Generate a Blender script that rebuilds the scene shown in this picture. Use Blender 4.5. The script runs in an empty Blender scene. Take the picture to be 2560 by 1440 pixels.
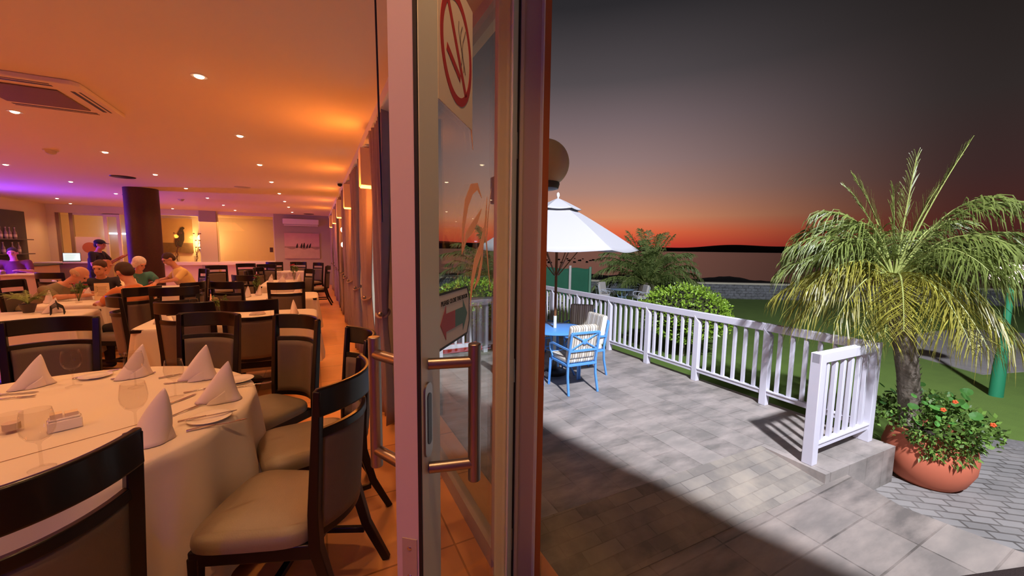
import bpy, bmesh, math, random
from mathutils import Vector, Matrix, Euler
random.seed(7)
PI = math.pi
SC = bpy.context.scene
COL = SC.collection
def R(a): return math.radians(a)
def lin(c):
    return tuple(((x/12.92) if x <= .04045 else ((x+.055)/1.055)**2.4) for x in [v/255 for v in c])

# ------------------------------------------------------------------ camera
cam_d = bpy.data.cameras.new('camera'); cam = bpy.data.objects.new('camera', cam_d); COL.objects.link(cam)
cam_d.sensor_fit = 'HORIZONTAL'; cam_d.sensor_width = 36.0; cam_d.lens = 36.0*962/2560
cam_d.clip_start = .02; cam_d.clip_end = 20000
YAW, PITCH, ROLL = R(27), math.atan(98/962), .013
f = Vector((math.sin(YAW)*math.cos(PITCH), math.cos(YAW)*math.cos(PITCH), -math.sin(PITCH)))
rt = Vector((math.cos(YAW), -math.sin(YAW), 0)); up = rt.cross(f)
r2 = rt*math.cos(ROLL)+up*math.sin(ROLL); u2 = -rt*math.sin(ROLL)+up*math.cos(ROLL)
cam.matrix_world = Matrix(((r2.x, u2.x, -f.x, 0), (r2.y, u2.y, -f.y, 0), (r2.z, u2.z, -f.z, 1.55), (0, 0, 0, 1)))
SC.camera = cam
vs = SC.view_settings
vs.view_transform = 'Standard'; vs.look = 'None'; vs.gamma = 1; vs.use_curve_mapping = False; vs.exposure = 0.0
SC.cycles.max_bounces = 8; SC.cycles.transparent_max_bounces = 24
SC.cycles.sample_clamp_indirect = 4

# ------------------------------------------------------------------ dusk sky
w = bpy.data.worlds.new('dusk'); SC.world = w; w.use_nodes = True
nt = w.node_tree; nt.nodes.clear(); N = nt.nodes.new; L = nt.links.new
tc = N('ShaderNodeTexCoord'); sep = N('ShaderNodeSeparateXYZ'); L(tc.outputs['Generated'], sep.inputs[0])
def mth(op, a, b=None, c=None):
    n = N('ShaderNodeMath'); n.operation = op
    for i, x in enumerate((a, b, c)):
        if x is None: continue
        if isinstance(x, (int, float)): n.inputs[i].default_value = x
        else: L(x, n.inputs[i])
    return n.outputs[0]
elev = mth('MULTIPLY', mth('ARCSINE', sep.outputs[2]), 180/PI)
az = mth('MULTIPLY', mth('ARCTAN2', sep.outputs[0], sep.outputs[1]), 180/PI)
ef = mth('DIVIDE', elev, 40.0)
def ramp(stops):
    n = N('ShaderNodeValToRGB'); e = n.color_ramp.elements
    while len(e) > 1: e.remove(e[-1])
    e[0].position = stops[0][0]/40; e[0].color = (*lin(stops[0][1]), 1)
    for s, c in stops[1:]:
        k = e.new(s/40); k.color = (*lin(c), 1)
    L(ef, n.inputs[0]); return n.outputs[0]
glow = ramp([(0, (190, 52, 52)), (1.0, (208, 72, 52)), (2.6, (224, 104, 66)), (4.6, (208, 138, 102)), (8, (172, 130, 116)),
             (12, (146, 120, 118)), (17, (118, 101, 104)), (22, (82, 75, 78)), (30, (44, 42, 45)), (40, (30, 29, 31))])
dark = ramp([(0, (62, 24, 22)), (3, (74, 36, 32)), (8, (60, 40, 39)), (15, (48, 41, 40)), (30, (25, 23, 22)), (40, (20, 19, 19))])
d = mth('ABSOLUTE', mth('SUBTRACT', az, 36.0))
mr = N('ShaderNodeMapRange'); mr.interpolation_type = 'SMOOTHSTEP'; L(d, mr.inputs[0])
mr.inputs[1].default_value = 4; mr.inputs[2].default_value = 42
mx = N('ShaderNodeMix'); mx.data_type = 'RGBA'; L(mr.outputs[0], mx.inputs[0]); L(glow, mx.inputs[6]); L(dark, mx.inputs[7])
bg = N('ShaderNodeBackground'); L(mx.outputs[2], bg.inputs[0]); bg.inputs[1].default_value = 1.0
wo = N('ShaderNodeOutputWorld'); L(bg.outputs[0], wo.inputs[0])

# ------------------------------------------------------------------ big lamps
def lamp(name, kind, loc, power, color, size=.1, target=None, spot=None, blend=.3, size_y=None):
    l = bpy.data.lights.new(name, kind); l.energy = power; l.color = color
    if kind == 'AREA':
        l.size = size
        if size_y: l.shape = 'RECTANGLE'; l.size_y = size_y
        else: l.shape = 'DISK'
    else: l.shadow_soft_size = size
    if kind == 'SPOT': l.spot_size = R(spot); l.spot_blend = blend
    o = bpy.data.objects.new(name, l); COL.objects.link(o); o.location = loc
    if target is not None:
        o.rotation_euler = (Vector(target)-Vector(loc)).to_track_quat('-Z', 'Y').to_euler()
    return o
FLOOD = (1.08, -3.3, 7.7)
lamp('floodlight_beam', 'SPOT', FLOOD, 15000, (.87, .88, 1.0), .22, (9.5, 11, -.6), 126, 1.0)
WARM = (1.0, .50, .205); AMBER = (1.0, .27, .035); VIOLET = (.13, .03, 1.0)
P_DOWN, P_SC = 44, 12
lamp('cove_glow', 'AREA', (-7.30, 12.6, 2.42), 330, VIOLET, .08, (-6.3, 12.6, 2.9), size_y=8.5)
lamp('rear_cove_glow', 'AREA', (-2.6, -2.8, 2.45), 75, VIOLET, .08, (-2.6, 3.0, 1.2), size_y=5.0)
lamp('back_room_glow', 'AREA', (-3.2, 19.3, 2.6), 125, (1.0, .38, .09), 1.2, (-3.2, 19.6, 0), size_y=8.0)

# ------------------------------------------------------------------ materials
MATS = {}
def mat(name, col, rough=.6, metal=0.0, var=0.0, vs_=8.0, bump=0.0, bs=60.0, emit=None, es=0.0, spec=.5, coat=0.0, island=0.0, sss=0.0, transl=0.0, stretch=None):
    if name in MATS: return MATS[name]
    m = bpy.data.materials.new(name); m.use_nodes = True
    t = m.node_tree; b = t.nodes['Principled BSDF']
    c = lin(col); b.inputs['Base Color'].default_value = (*c, 1)
    b.inputs['Roughness'].default_value = rough; b.inputs['Metallic'].default_value = metal
    b.inputs['Specular IOR Level'].default_value = spec
    if coat: b.inputs['Coat Weight'].default_value = coat; b.inputs['Coat Roughness'].default_value = .12
    tcn = t.nodes.new('ShaderNodeTexCoord'); mp = t.nodes.new('ShaderNodeMapping'); t.links.new(tcn.outputs['Object'], mp.inputs[0])
    if stretch: mp.inputs['Scale'].default_value = stretch
    if var or island:
        mxn = t.nodes.new('ShaderNodeMix'); mxn.data_type = 'RGBA'
        if island:
            g = t.nodes.new('ShaderNodeNewGeometry'); fac = g.outputs['Random Per Island']; a = island
        else:
            n = t.nodes.new('ShaderNodeTexNoise'); n.inputs['Scale'].default_value = vs_; n.inputs['Detail'].default_value = 5
            t.links.new(mp.outputs[0], n.inputs['Vector']); fac = n.outputs[0]; a = var
        t.links.new(fac, mxn.inputs[0])
        mxn.inputs[6].default_value = (*[max(0, x*(1-a)) for x in c], 1); mxn.inputs[7].default_value = (*[min(1, x*(1+a)) for x in c], 1)
        t.links.new(mxn.outputs[2], b.inputs['Base Color'])
    if bump:
        n2 = t.nodes.new('ShaderNodeTexNoise'); n2.inputs['Scale'].default_value = bs; n2.inputs['Detail'].default_value = 4
        t.links.new(mp.outputs[0], n2.inputs['Vector'])
        bp = t.nodes.new('ShaderNodeBump'); bp.inputs['Strength'].default_value = bump; bp.inputs['Distance'].default_value = .02
        t.links.new(n2.outputs[0], bp.inputs['Height']); t.links.new(bp.outputs[0], b.inputs['Normal'])
    if emit: b.inputs['Emission Color'].default_value = (*lin(emit), 1); b.inputs['Emission Strength'].default_value = es
    if transl:
        tr = t.nodes.new('ShaderNodeBsdfTranslucent'); tr.inputs[0].default_value = (*c, 1)
        ms = t.nodes.new('ShaderNodeMixShader'); ms.inputs[0].default_value = transl
        t.links.new(b.outputs[0], ms.inputs[1]); t.links.new(tr.outputs[0], ms.inputs[2])
        t.links.new(ms.outputs[0], t.nodes['Material Output'].inputs[0])
    MATS[name] = m; return m
def clear_mat(name, tint=(255, 255, 255), ior=1.45, rough=0.02, gain=1.0):
    m = bpy.data.materials.new(name); m.use_nodes = True; t = m.node_tree; t.nodes.clear()
    o = t.nodes.new('ShaderNodeOutputMaterial'); tr = t.nodes.new('ShaderNodeBsdfTransparent'); tr.inputs[0].default_value = (*lin(tint), 1)
    gl = t.nodes.new('ShaderNodeBsdfGlossy'); gl.inputs['Roughness'].default_value = rough
    lw = t.nodes.new('ShaderNodeLayerWeight'); lw.inputs[0].default_value = .5
    pw = t.nodes.new('ShaderNodeMath'); pw.operation = 'POWER'; pw.inputs[1].default_value = 5.0; t.links.new(lw.outputs['Facing'], pw.inputs[0])
    mu = t.nodes.new('ShaderNodeMath'); mu.operation = 'MULTIPLY_ADD'; mu.inputs[1].default_value = ior*gain; mu.inputs[2].default_value = .022*gain; mu.use_clamp = True
    t.links.new(pw.outputs[0], mu.inputs[0])
    mi = t.nodes.new('ShaderNodeMixShader'); t.links.new(mu.outputs[0], mi.inputs[0]); t.links.new(tr.outputs[0], mi.inputs[1]); t.links.new(gl.outputs[0], mi.inputs[2])
    t.links.new(mi.outputs[0], o.inputs[0]); MATS[name] = m; return m
def brick_mat(name, c1, c2, mortar, bw, rh, off=.5, ms=.012, rough=.5, noise=.35, nscale=3.0, rot=0.0, extra=None, ncol=(150, 140, 135), bump=.25, squash=1.0, rx=0.0):
    m = bpy.data.materials.new(name); m.use_nodes = True; t = m.node_tree; b = t.nodes['Principled BSDF']
    b.inputs['Roughness'].default_value = rough
    tcn = t.nodes.new('ShaderNodeTexCoord'); mp = t.nodes.new('ShaderNodeMapping'); mp.inputs['Rotation'].default_value = (rx, 0, rot)
    t.links.new(tcn.outputs['Object'], mp.inputs[0])
    br = t.nodes.new('ShaderNodeTexBrick'); br.offset = off; br.squash = squash
    br.inputs['Color1'].default_value = (*lin(c1), 1); br.inputs['Color2'].default_value = (*lin(c2), 1); br.inputs['Mortar'].default_value = (*lin(mortar), 1)
    br.inputs['Scale'].default_value = 1; br.inputs['Brick Width'].default_value = bw; br.inputs['Row Height'].default_value = rh; br.inputs['Mortar Size'].default_value = ms
    br.inputs['Mortar Smooth'].default_value = .3
    t.links.new(mp.outputs[0], br.inputs['Vector'])
    n = t.nodes.new('ShaderNodeTexNoise'); n.inputs['Scale'].default_value = nscale; n.inputs['Detail'].default_value = 6; n.inputs['Roughness'].default_value = .6
    mp2 = t.nodes.new('ShaderNodeMapping'); mp2.inputs['Scale'].default_value = (1, 1, 1) if not extra else extra
    t.links.new(mp.outputs[0], mp2.inputs[0]); t.links.new(mp2.outputs[0], n.inputs['Vector'])
    rp = t.nodes.new('ShaderNodeValToRGB'); rp.color_ramp.elements[0].position = .38; rp.color_ramp.elements[1].position = .68
    t.links.new(n.outputs[0], rp.inputs[0])
    mu = t.nodes.new('ShaderNodeMath'); mu.operation = 'MULTIPLY'; mu.inputs[1].default_value = noise; t.links.new(rp.outputs[0], mu.inputs[0])
    mi = t.nodes.new('ShaderNodeMix'); mi.data_type = 'RGBA'; t.links.new(mu.outputs[0], mi.inputs[0]); t.links.new(br.outputs[0], mi.inputs[6]); mi.inputs[7].default_value = (*lin(ncol), 1)
    t.links.new(mi.outputs[2], b.inputs['Base Color'])
    bp = t.nodes.new('ShaderNodeBump'); bp.inputs['Strength'].default_value = bump; bp.inputs['Distance'].default_value = .006
    iv = t.nodes.new('ShaderNodeMath'); iv.operation = 'SUBTRACT'; iv.inputs[0].default_value = 1; t.links.new(br.outputs['Fac'], iv.inputs[1])
    t.links.new(iv.outputs[0], bp.inputs['Height']); t.links.new(bp.outputs[0], b.inputs['Normal'])
    MATS[name] = m; return m
def stripe_mat(name, cols, period, axis=0, rough=.8):
    m = bpy.data.materials.new(name); m.use_nodes = True; t = m.node_tree; b = t.nodes['Principled BSDF']; b.inputs['Roughness'].default_value = rough
    tcn = t.nodes.new('ShaderNodeTexCoord'); sp = t.nodes.new('ShaderNodeSeparateXYZ'); t.links.new(tcn.outputs['Object'], sp.inputs[0])
    dv = t.nodes.new('ShaderNodeMath'); dv.operation = 'DIVIDE'; dv.inputs[1].default_value = period; t.links.new(sp.outputs[axis], dv.inputs[0])
    fr = t.nodes.new('ShaderNodeMath'); fr.operation = 'FLOORED_MODULO'; fr.inputs[1].default_value = 1; t.links.new(dv.outputs[0], fr.inputs[0])
    rp = t.nodes.new('ShaderNodeValToRGB'); rp.color_ramp.interpolation = 'CONSTANT'; e = rp.color_ramp.elements
    e[0].position = 0; e[0].color = (*lin(cols[0][1]), 1); e[1].position = cols[1][0]; e[1].color = (*lin(cols[1][1]), 1)
    for p, c in cols[2:]:
        k = e.new(p); k.color = (*lin(c), 1)
    t.links.new(fr.outputs[0], rp.inputs[0]); t.links.new(rp.outputs[0], b.inputs['Base Color']); MATS[name] = m; return m

M_ceil = mat('ceiling_paint', (236, 218, 196), .8)
M_wall = mat('grey_wall_paint', (176, 168, 150), .8)
M_cream = mat('cream_wall_paint', (226, 214, 190), .8)
M_whiteP = mat('white_joinery', (228, 224, 220), .45)
M_wood = mat('dark_wenge_wood', (17, 9, 8), .34, spec=.35, var=.35, vs_=6, coat=.12, stretch=(1, 1, .15))
M_lea = mat('taupe_leatherette', (134, 122, 104), .38, var=.08, vs_=20, bump=.08, bs=160)
M_cloth = mat('white_table_linen', (224, 216, 204), .85, bump=.05, bs=300)
M_nap = mat('white_napkin_linen', (226, 214, 214), .85, bump=.06, bs=260)
M_steel = mat('polished_steel', (200, 196, 192), .18, 1.0)
M_brush = mat('brushed_steel', (158, 148, 142), .36, 1.0)
M_china = mat('white_china', (240, 236, 228), .2, coat=.4)
M_curt = mat('mauve_brown_curtain', (156, 136, 146), .85, var=.1, vs_=14)
M_alu = mat('grey_painted_aluminium', (222, 226, 212), .45)
M_bronze = mat('bronze_frame_paint', (178, 160, 146), .45)
M_rub = mat('black_rubber', (16, 15, 15), .6)
M_tan = mat('tan_frame_strip', (190, 180, 150), .5)
M_glass = clear_mat('window_glass', (250, 252, 250), .6, .0, .8)
M_wine = clear_mat('clear_glassware', (250, 249, 248), .8, .03, .6)
M_railw = mat('white_railing_paint', (214, 213, 224), .55, var=.04, vs_=8)
M_blue = mat('sky_blue_metal_paint', (92, 158, 232), .4)
M_umb = mat('white_canvas', (194, 195, 200), .85, transl=.2)
M_teak = mat('brown_teak', (120, 76, 42), .5, var=.2, vs_=6)
M_terra = mat('terracotta_clay', (200, 108, 78), .75, var=.08, vs_=5)
M_leafB = mat('bush_leaf', (146, 182, 62), .4, island=.45, transl=.25)
M_palm = mat('palm_leaf', (112, 126, 62), .4, island=.4, transl=.25)
M_palmY = mat('yellowed_palm_leaf', (146, 142, 58), .4, island=.45, transl=.25)
M_palmD = mat('date_palm_leaf', (142, 164, 94), .5, island=.35, transl=.2)
M_bark = mat('palm_bark', (128, 118, 104), .9, var=.5, vs_=22, bump=.8, bs=30)
M_grass = mat('lawn_grass', (96, 124, 48), .95, var=.22, vs_=3, bump=.5, bs=90)
M_skin = mat('skin', (208, 150, 120), .5, var=.06, vs_=10)
M_dark = mat('black_plastic', (22, 21, 22), .4)
M_deck = brick_mat('terrace_stone', (152, 146, 139), (118, 114, 108), (104, 99, 93), .62, .31, .5, .006, .5, .85, 4.2, PI/2, (1.5, .5, 1), (180, 169, 161), .25)
M_pale = brick_mat('walkway_stone', (138, 131, 124), (106, 100, 95), (82, 77, 72), .62, .31, .0, .007, .5, .85, 3.4, 0, (.5, 1.7, 1), (168, 156, 146), .3)
M_ramp = brick_mat('ramp_stone', (146, 140, 131), (114, 110, 105), (112, 107, 101), .30, .105, .37, .005, .5, .7, 3.0, 0, (1, 1, 1), (176, 165, 148), .25)
M_pave = brick_mat('brick_paving', (140, 138, 135), (120, 118, 115), (82, 78, 74), .21, .105, .5, .01, .8, .5, 3.0, R(40), (1, 1, 1), (152, 147, 142), .8)
M_floor = brick_mat('dining_floor_tile', (228, 164, 104), (218, 154, 96), (160, 106, 62), .6, .6, .0, .006, .35, .4, 2.2, 0, (1, 1, 1), (188, 134, 88), .15)
M_stone = brick_mat('rough_stone_wall', (120, 124, 128), (96, 98, 102), (76, 76, 76),   .23, .13, .43, .02, .9, .75, 7.0, 0, (1, 1, 1), (138, 142, 146), .9, rx=PI/2)
M_strip = stripe_mat('striped_cushion_canvas', [(0, (226, 222, 208)), (.28, (120, 110, 96)), (.36, (214, 206, 186)), (.55, (150, 138, 116)), (.68, (222, 216, 200)), (.86, (104, 98, 92)), (.92, (200, 190, 170))], .115)

# ------------------------------------------------------------------ mesh building
class MB:
    def __init__(s): s.v = []; s.f = []
    def add(s, vv, ff):
        o = len(s.v); s.v += [tuple(x) for x in vv]; s.f += [tuple(i+o for i in q) for q in ff]; return s
    def box(s, c, d, M=None, top=1.0):
        x, y, z = [k/2 for k in d]
        vv = [Vector((-x, -y, -z)), Vector((x, -y, -z)), Vector((x, y, -z)), Vector((-x, y, -z)),
              Vector((-x*top, -y*top, z)), Vector((x*top, -y*top, z)), Vector((x*top, y*top, z)), Vector((-x*top, y*top, z))]
        if M is not None: vv = [M @ q for q in vv]
        vv = [q+Vector(c) for q in vv]
        return s.add(vv, [(3, 2, 1, 0), (4, 5, 6, 7), (0, 1, 5, 4), (1, 2, 6, 5), (2, 3, 7, 6), (3, 0, 4, 7)])
    def bb(s, x0, x1, y0, y1, z0, z1): return s.box(((x0+x1)/2, (y0+y1)/2, (z0+z1)/2), (abs(x1-x0), abs(y1-y0), abs(z1-z0)))
    def prism(s, poly, z0, z1, M=None):
        n = len(poly); vv = [Vector((p[0], p[1], z0)) for p in poly]+[Vector((p[0], p[1], z1)) for p in poly]
        if M is not None: vv = [M @ q for q in vv]
        return s.add(vv, [tuple(range(n-1, -1, -1)), tuple(range(n, 2*n))]+[(i, (i+1) % n, n+(i+1) % n, n+i) for i in range(n)])
    def tube(s, pts, r, n=8, caps=True, asp=1.0, up=None):
        pts = [Vector(p) for p in pts]; k = len(pts)
        rr = r if isinstance(r, (list, tuple)) else [r]*k
        rings = []; prev = None
        for i, p in enumerate(pts):
            t = (pts[min(i+1, k-1)]-pts[max(i-1, 0)]).normalized()
            if up is not None: a = Vector(up)
            elif prev is not None: a = prev
            else: a = Vector((0, 0, 1)) if abs(t.z) < .9 else Vector((1, 0, 0))
            b = (a-t*a.dot(t))
            if b.length < 1e-6: b = t.orthogonal()
            b.normalize(); prev = b; c = t.cross(b)
            rings.append([p+(b*math.cos(2*PI*j/n)+c*asp*math.sin(2*PI*j/n))*rr[i] for j in range(n)])
        ff = []
        for i in range(k-1):
            for j in range(n): ff.append((i*n+j, i*n+(j+1) % n, (i+1)*n+(j+1) % n, (i+1)*n+j))
        if caps: ff.append(tuple(range(n-1, -1, -1))); ff.append(tuple((k-1)*n+j for j in range(n)))
        return s.add([q for g in rings for q in g], ff)
    def sweep(s, pts, prof, up=(0, 0, 1)):
        pts = [Vector(p) for p in pts]; k = len(pts); n = len(prof); rings = []; U = Vector(up)
        for i, p in enumerate(pts):
            t = (pts[min(i+1, k-1)]-pts[max(i-1, 0)]).normalized(); sd = t.cross(U).normalized(); u = sd.cross(t)
            pr = prof[i] if isinstance(prof[0][0], (list, tuple)) else prof
            rings.append([p+sd*a+u*b for a, b in pr])
        n = len(rings[0]); ff = []
        for i in range(k-1):
            for j in range(n): ff.append((i*n+j, (i+1)*n+j, (i+1)*n+(j+1) % n, i*n+(j+1) % n))
        ff.append(tuple(range(n))); ff.append(tuple((k-1)*n+j for j in range(n-1, -1, -1)))
        return s.add([q for g in rings for q in g], ff)
    def lathe(s, prof, n=24, o=(0, 0, 0), cap=True):
        vv = []; k = len(prof)
        for r, z in prof:
            for j in range(n): vv.append((o[0]+r*math.cos(2*PI*j/n), o[1]+r*math.sin(2*PI*j/n), o[2]+z))
        ff = [(i*n+j, i*n+(j+1) % n, (i+1)*n+(j+1) % n, (i+1)*n+j) for i in range(k-1) for j in range(n)]
        if cap: ff.append(tuple(range(n-1, -1, -1))); ff.append(tuple((k-1)*n+j for j in range(n)))
        return s.add(vv, ff)
    def ball(s, c, r, nu=16, nv=10, M=None):
        r = r if isinstance(r, (list, tuple)) else (r, r, r); vv = []
        for i in range(1, nv):
            th = PI*i/nv
            for j in range(nu): vv.append(Vector((r[0]*math.sin(th)*math.cos(2*PI*j/nu), r[1]*math.sin(th)*math.sin(2*PI*j/nu), r[2]*math.cos(th))))
        vv += [Vector((0, 0, r[2])), Vector((0, 0, -r[2]))]; T = len(vv)-2
        if M is not None: vv = [M @ q for q in vv]
        vv = [q+Vector(c) for q in vv]; ff = []
        for i in range(nv-2):
            for j in range(nu): ff.append((i*nu+j, (i+1)*nu+j, (i+1)*nu+(j+1) % nu, i*nu+(j+1) % nu))
        for j in range(nu): ff.append((T, j, (j+1) % nu)); ff.append((T+1, (nv-2)*nu+(j+1) % nu, (nv-2)*nu+j))
        return s.add(vv, ff)
    def grid(s, fn, nu, nv, closed=False):
        vv = [fn(i/nu, j/nv) for j in range(nv+1) for i in range(nu+(0 if closed else 1))]
        W = nu if closed else nu+1; ff = []
        for j in range(nv):
            for i in range(nu): ff.append((j*W+i, j*W+(i+1) % W, (j+1)*W+(i+1) % W, (j+1)*W+i))
        return s.add(vv, ff)
def rect(w, h): return [(-w/2, -h/2), (w/2, -h/2), (w/2, h/2), (-w/2, h/2)]
def obj(name, mb, m, parent=None, bevel=0, seg=2, sub=0, solid=0, smooth=True, ang=40, remesh=0, sm=0):
    me = bpy.data.meshes.new(name); me.from_pydata(mb.v, [], mb.f); me.update()
    if m is not None: me.materials.append(m)
    if smooth:
        me.polygons.foreach_set('use_smooth', [True]*len(me.polygons))
        if ang and not (sub or remesh): me.set_sharp_from_angle(angle=R(ang))
    o = bpy.data.objects.new(name, me); COL.objects.link(o)
    if parent is not None: o.parent = parent
    if bevel:
        b = o.modifiers.new('bevel', 'BEVEL'); b.width = bevel; b.segments = seg; b.limit_method = 'ANGLE'; b.angle_limit = R(35); b.harden_normals = False
    if solid:
        b = o.modifiers.new('solid', 'SOLIDIFY'); b.thickness = solid; b.offset = 0
    if remesh:
        b = o.modifiers.new('remesh', 'REMESH'); b.mode = 'VOXEL'; b.voxel_size = remesh; b.use_smooth_shade = True
        if sm: b2 = o.modifiers.new('smooth', 'SMOOTH'); b2.iterations = sm; b2.factor = .5
    if sub:
        b = o.modifiers.new('sub', 'SUBSURF'); b.levels = sub; b.render_levels = sub
    return o
def tag(o, label, cat, group=None):
    o['label'] = label; o['category'] = cat
    if group: o['group'] = group
    return o
def thing(name, label, cat, loc=(0, 0, 0), rz=0, group=None):
    o = bpy.data.objects.new(name, None); COL.objects.link(o); o.empty_display_size = .1
    o.location = loc; o.rotation_euler = (0, 0, rz); return tag(o, label, cat, group)
def struct(name, mb, m, **k):
    o = obj(name, mb, m, **k)
    if not k.get('parent'): o['kind'] = 'structure'
    return o
def copy_tree(o, loc=None, rz=None, label=None, parent=None):
    c = o.copy(); COL.objects.link(c)
    if parent is not None: c.parent = parent
    if loc is not None: c.location = loc
    if rz is not None: c.rotation_euler = (0, 0, rz)
    if label: c['label'] = label
    for ch in list(o.children): copy_tree(ch, parent=c)
    return c
def text_mb(txt, size, M, depth=.0006, align='CENTER'):
    cu = bpy.data.curves.new('t', 'FONT'); cu.body = txt; cu.size = size; cu.align_x = align; cu.align_y = 'CENTER'; cu.extrude = depth
    o = bpy.data.objects.new('t', cu); COL.objects.link(o)
    dg = bpy.context.evaluated_depsgraph_get(); me = o.evaluated_get(dg).to_mesh()
    mb = MB(); mb.add([M @ v.co for v in me.vertices], [tuple(p.vertices) for p in me.polygons])
    o.evaluated_get(dg).to_mesh_clear(); bpy.data.objects.remove(o); bpy.data.curves.remove(cu)
    return mb
def face(fx, fy): return math.atan2(fy, fx)-PI/2      # rotation that turns local +Y to (fx, fy)

# ------------------------------------------------------------------ setting: dining room shell
H = 2.75
struct('floor', MB().bb(-7.5, .62, -3, 21.2, -.12, 0).bb(.62, .98, -3, 17.3, -.38, 0), M_floor)
struct('ceiling', MB().bb(-7.5, .86, -3, 21.2, H, H+.15), M_ceil)
struct('wall_left', MB().bb(-7.6, -7.4, -3, 17.3, 0, H), M_cream)
struct('wall_back', MB().bb(-7.5, .86, -3.2, -3, 0, H), M_wall)
PIER = (4.22, 6.70, 9.0, 11.3, 13.6)
wr = MB().bb(.62, .86, -3, -.75, -.1, H).bb(.62, .86, -.75, 17.3, 2.66, H).bb(.62, .84, 3.42, 3.6, 0, 2.66).bb(.62, .86, 15.8, 17.5, 0, 2.66)
for y in PIER: wr.bb(.62, .84, y-.28, y+.28, 0, 2.66)
struct('wall_right', wr, M_cream)
# far wall with its openings at y = 17.3
fw = MB()
fw.bb(-7.4, -7.22, 17.3, 17.5, 0, H).bb(-5.72, -4.86, 17.3, 17.5, 0, .9).bb(-5.72, -4.86, 17.3, 17.5, 2.5, H)
fw.bb(-7.22, -5.72, 17.3, 17.5, 2.5, H).bb(-4.86, -3.62, 17.3, 17.5, 2.6, H).bb(-4.86, -3.62, 17.3, 17.5, 0, .9)
fw.bb(-3.14, -1.38, 17.3, 17.5, 0, .9).bb(-3.14, -1.38, 17.3, 17.5, 2.67, H)
struct('wall_far', fw, M_cream)
struct('trim_1', MB().bb(-3.62, -3.14, 17.22, 17.5, 0, H).bb(-1.38, .62, 17.26, 17.5, 0, H), M_wall)
struct('trim_2', MB().bb(-4.9, -1.38, 17.12, 17.3, .84, .94), M_whiteP)
struct('wall_side', MB().bb(-7.6, -7.4, 17.5, 21.2, 0, H).bb(.62, .8, 17.5, 21.2, 0, H), M_cream)
struct('wall_rear', MB().bb(-7.5, .7, 21.2, 21.4, 0, H), M_cream)
def window(name, x0, x1, z0, z1, y=17.38, m=M_whiteP, fw_=.05):
    fr = MB().bb(x0, x0+fw_, y-.03, y+.03, z0, z1).bb(x1-fw_, x1, y-.03, y+.03, z0, z1).bb(x0+fw_, x1-fw_, y-.03, y+.03, z1-fw_, z1).bb(x0+fw_, x1-fw_, y-.03, y+.03, z0, z0+fw_)
    o = struct(name, fr, m)
    obj('pane', MB().bb(x0+fw_, x1-fw_, y-.004, y+.004, z0+fw_, z1-fw_), M_glass, o); return o
window('window_1', -4.86, -3.62, .9, 2.6); window('window_2', -3.14, -1.38, .94, 2.67, fw_=.03)
# sliding glass partition left of the column
d2 = struct('door_2', MB().bb(-7.22, -7.14, 17.33, 17.43, 0, 2.5).bb(-6.92, -6.84, 17.33, 17.43, 0, 2.5), mat('taupe_mullion', (140, 118, 104), .5))
obj('sliding_panel', MB().bb(-6.12, -6.03, 17.30, 17.36, 0, 2.52).bb(-5.80, -5.72, 17.30, 17.36, 0, 2.52).bb(-6.03, -5.80, 17.30, 17.36, 2.42, 2.52).bb(-6.84, -6.03, 17.36, 17.42, 2.44, 2.5), M_whiteP, d2)
obj('pane', MB().bb(-7.14, -5.72, 17.375, 17.385, 0, 2.44), M_glass, d2)
# window wall behind the curtains
def sidewin(name, y0, y1, z0=.05, z1=2.66, x=.74):
    fr = MB().bb(x-.03, x+.03, y0, y0+.05, z0, z1).bb(x-.03, x+.03, y1-.05, y1, z0, z1).bb(x-.03, x+.03, y0+.05, y1-.05, z1-.06, z1).bb(x-.03, x+.03, y0+.05, y1-.05, 0, z0+.05)
    o = struct(name, fr, M_bronze); obj('pane', MB().bb(x-.004, x+.004, y0+.05, y1-.05, z0+.05, z1-.06), M_glass, o)
sidewin('window_3', 1.53, 3.42)
ys = [3.6]+[v for p in PIER for v in (p-.28, p+.28)]+[15.8]
for i in range(0, len(ys), 2): sidewin('window_%d' % (4+i//2), ys[i], ys[i+1])
struct('trim_3', MB().bb(.50, .62, 1.9, 17.2, 2.66, 2.75), M_whiteP)      # pelmet strip over the curtains
# doorway post with its gasket and strips
post = struct('trim_4', MB().bb(.70, .86, 1.385, 1.53, -.02, 2.66), M_bronze)
obj('gasket', MB().bb(.712, .722, 1.372, 1.386, 0, 2.62), M_rub, post)
obj('edge_strip', MB().bb(.723, .737, 1.366, 1.386, 0, 2.62), M_tan, post)
obj('edge_strip', MB().bb(.822, .828, 1.368, 1.386, 0.05, 2.62), M_alu, post)
obj('reveal', MB().bb(.828, .862, 1.376, 1.386, -.02, 2.62), mat('orange_lit_reveal', (176, 104, 52), .5), post)  # warm room light on the reveal is put into its colour
struct('trim_5', MB().bb(.66, .94, -.75, 1.385, 0, .015).bb(.72, .76, -.75, 1.385, .015, .03), M_brush)   # threshold
struct('shade_slab', MB().prism([(.86, 1.45), (1.40, 1.40), (1.72, .72), (1.885, -.02), (2.12, -.65), (2.3, -1.2), (2.3, -3.0), (.86, -3.0)], 3.0, 3.12), M_cream)  # unseen slab added and shaped to cut the floodlight along the shadow edge
struct('wall_outer', MB().bb(.86, .95, -4.2, -.75, -.5, 8.2).bb(.70, .86, -3.2, 3.2, 2.9, 6.2).bb(.62, .98, 1.4, 17.5, -.9, -.38).bb(.62, .98, -3.2, 1.4, -.9, -.38), M_cream)

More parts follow.
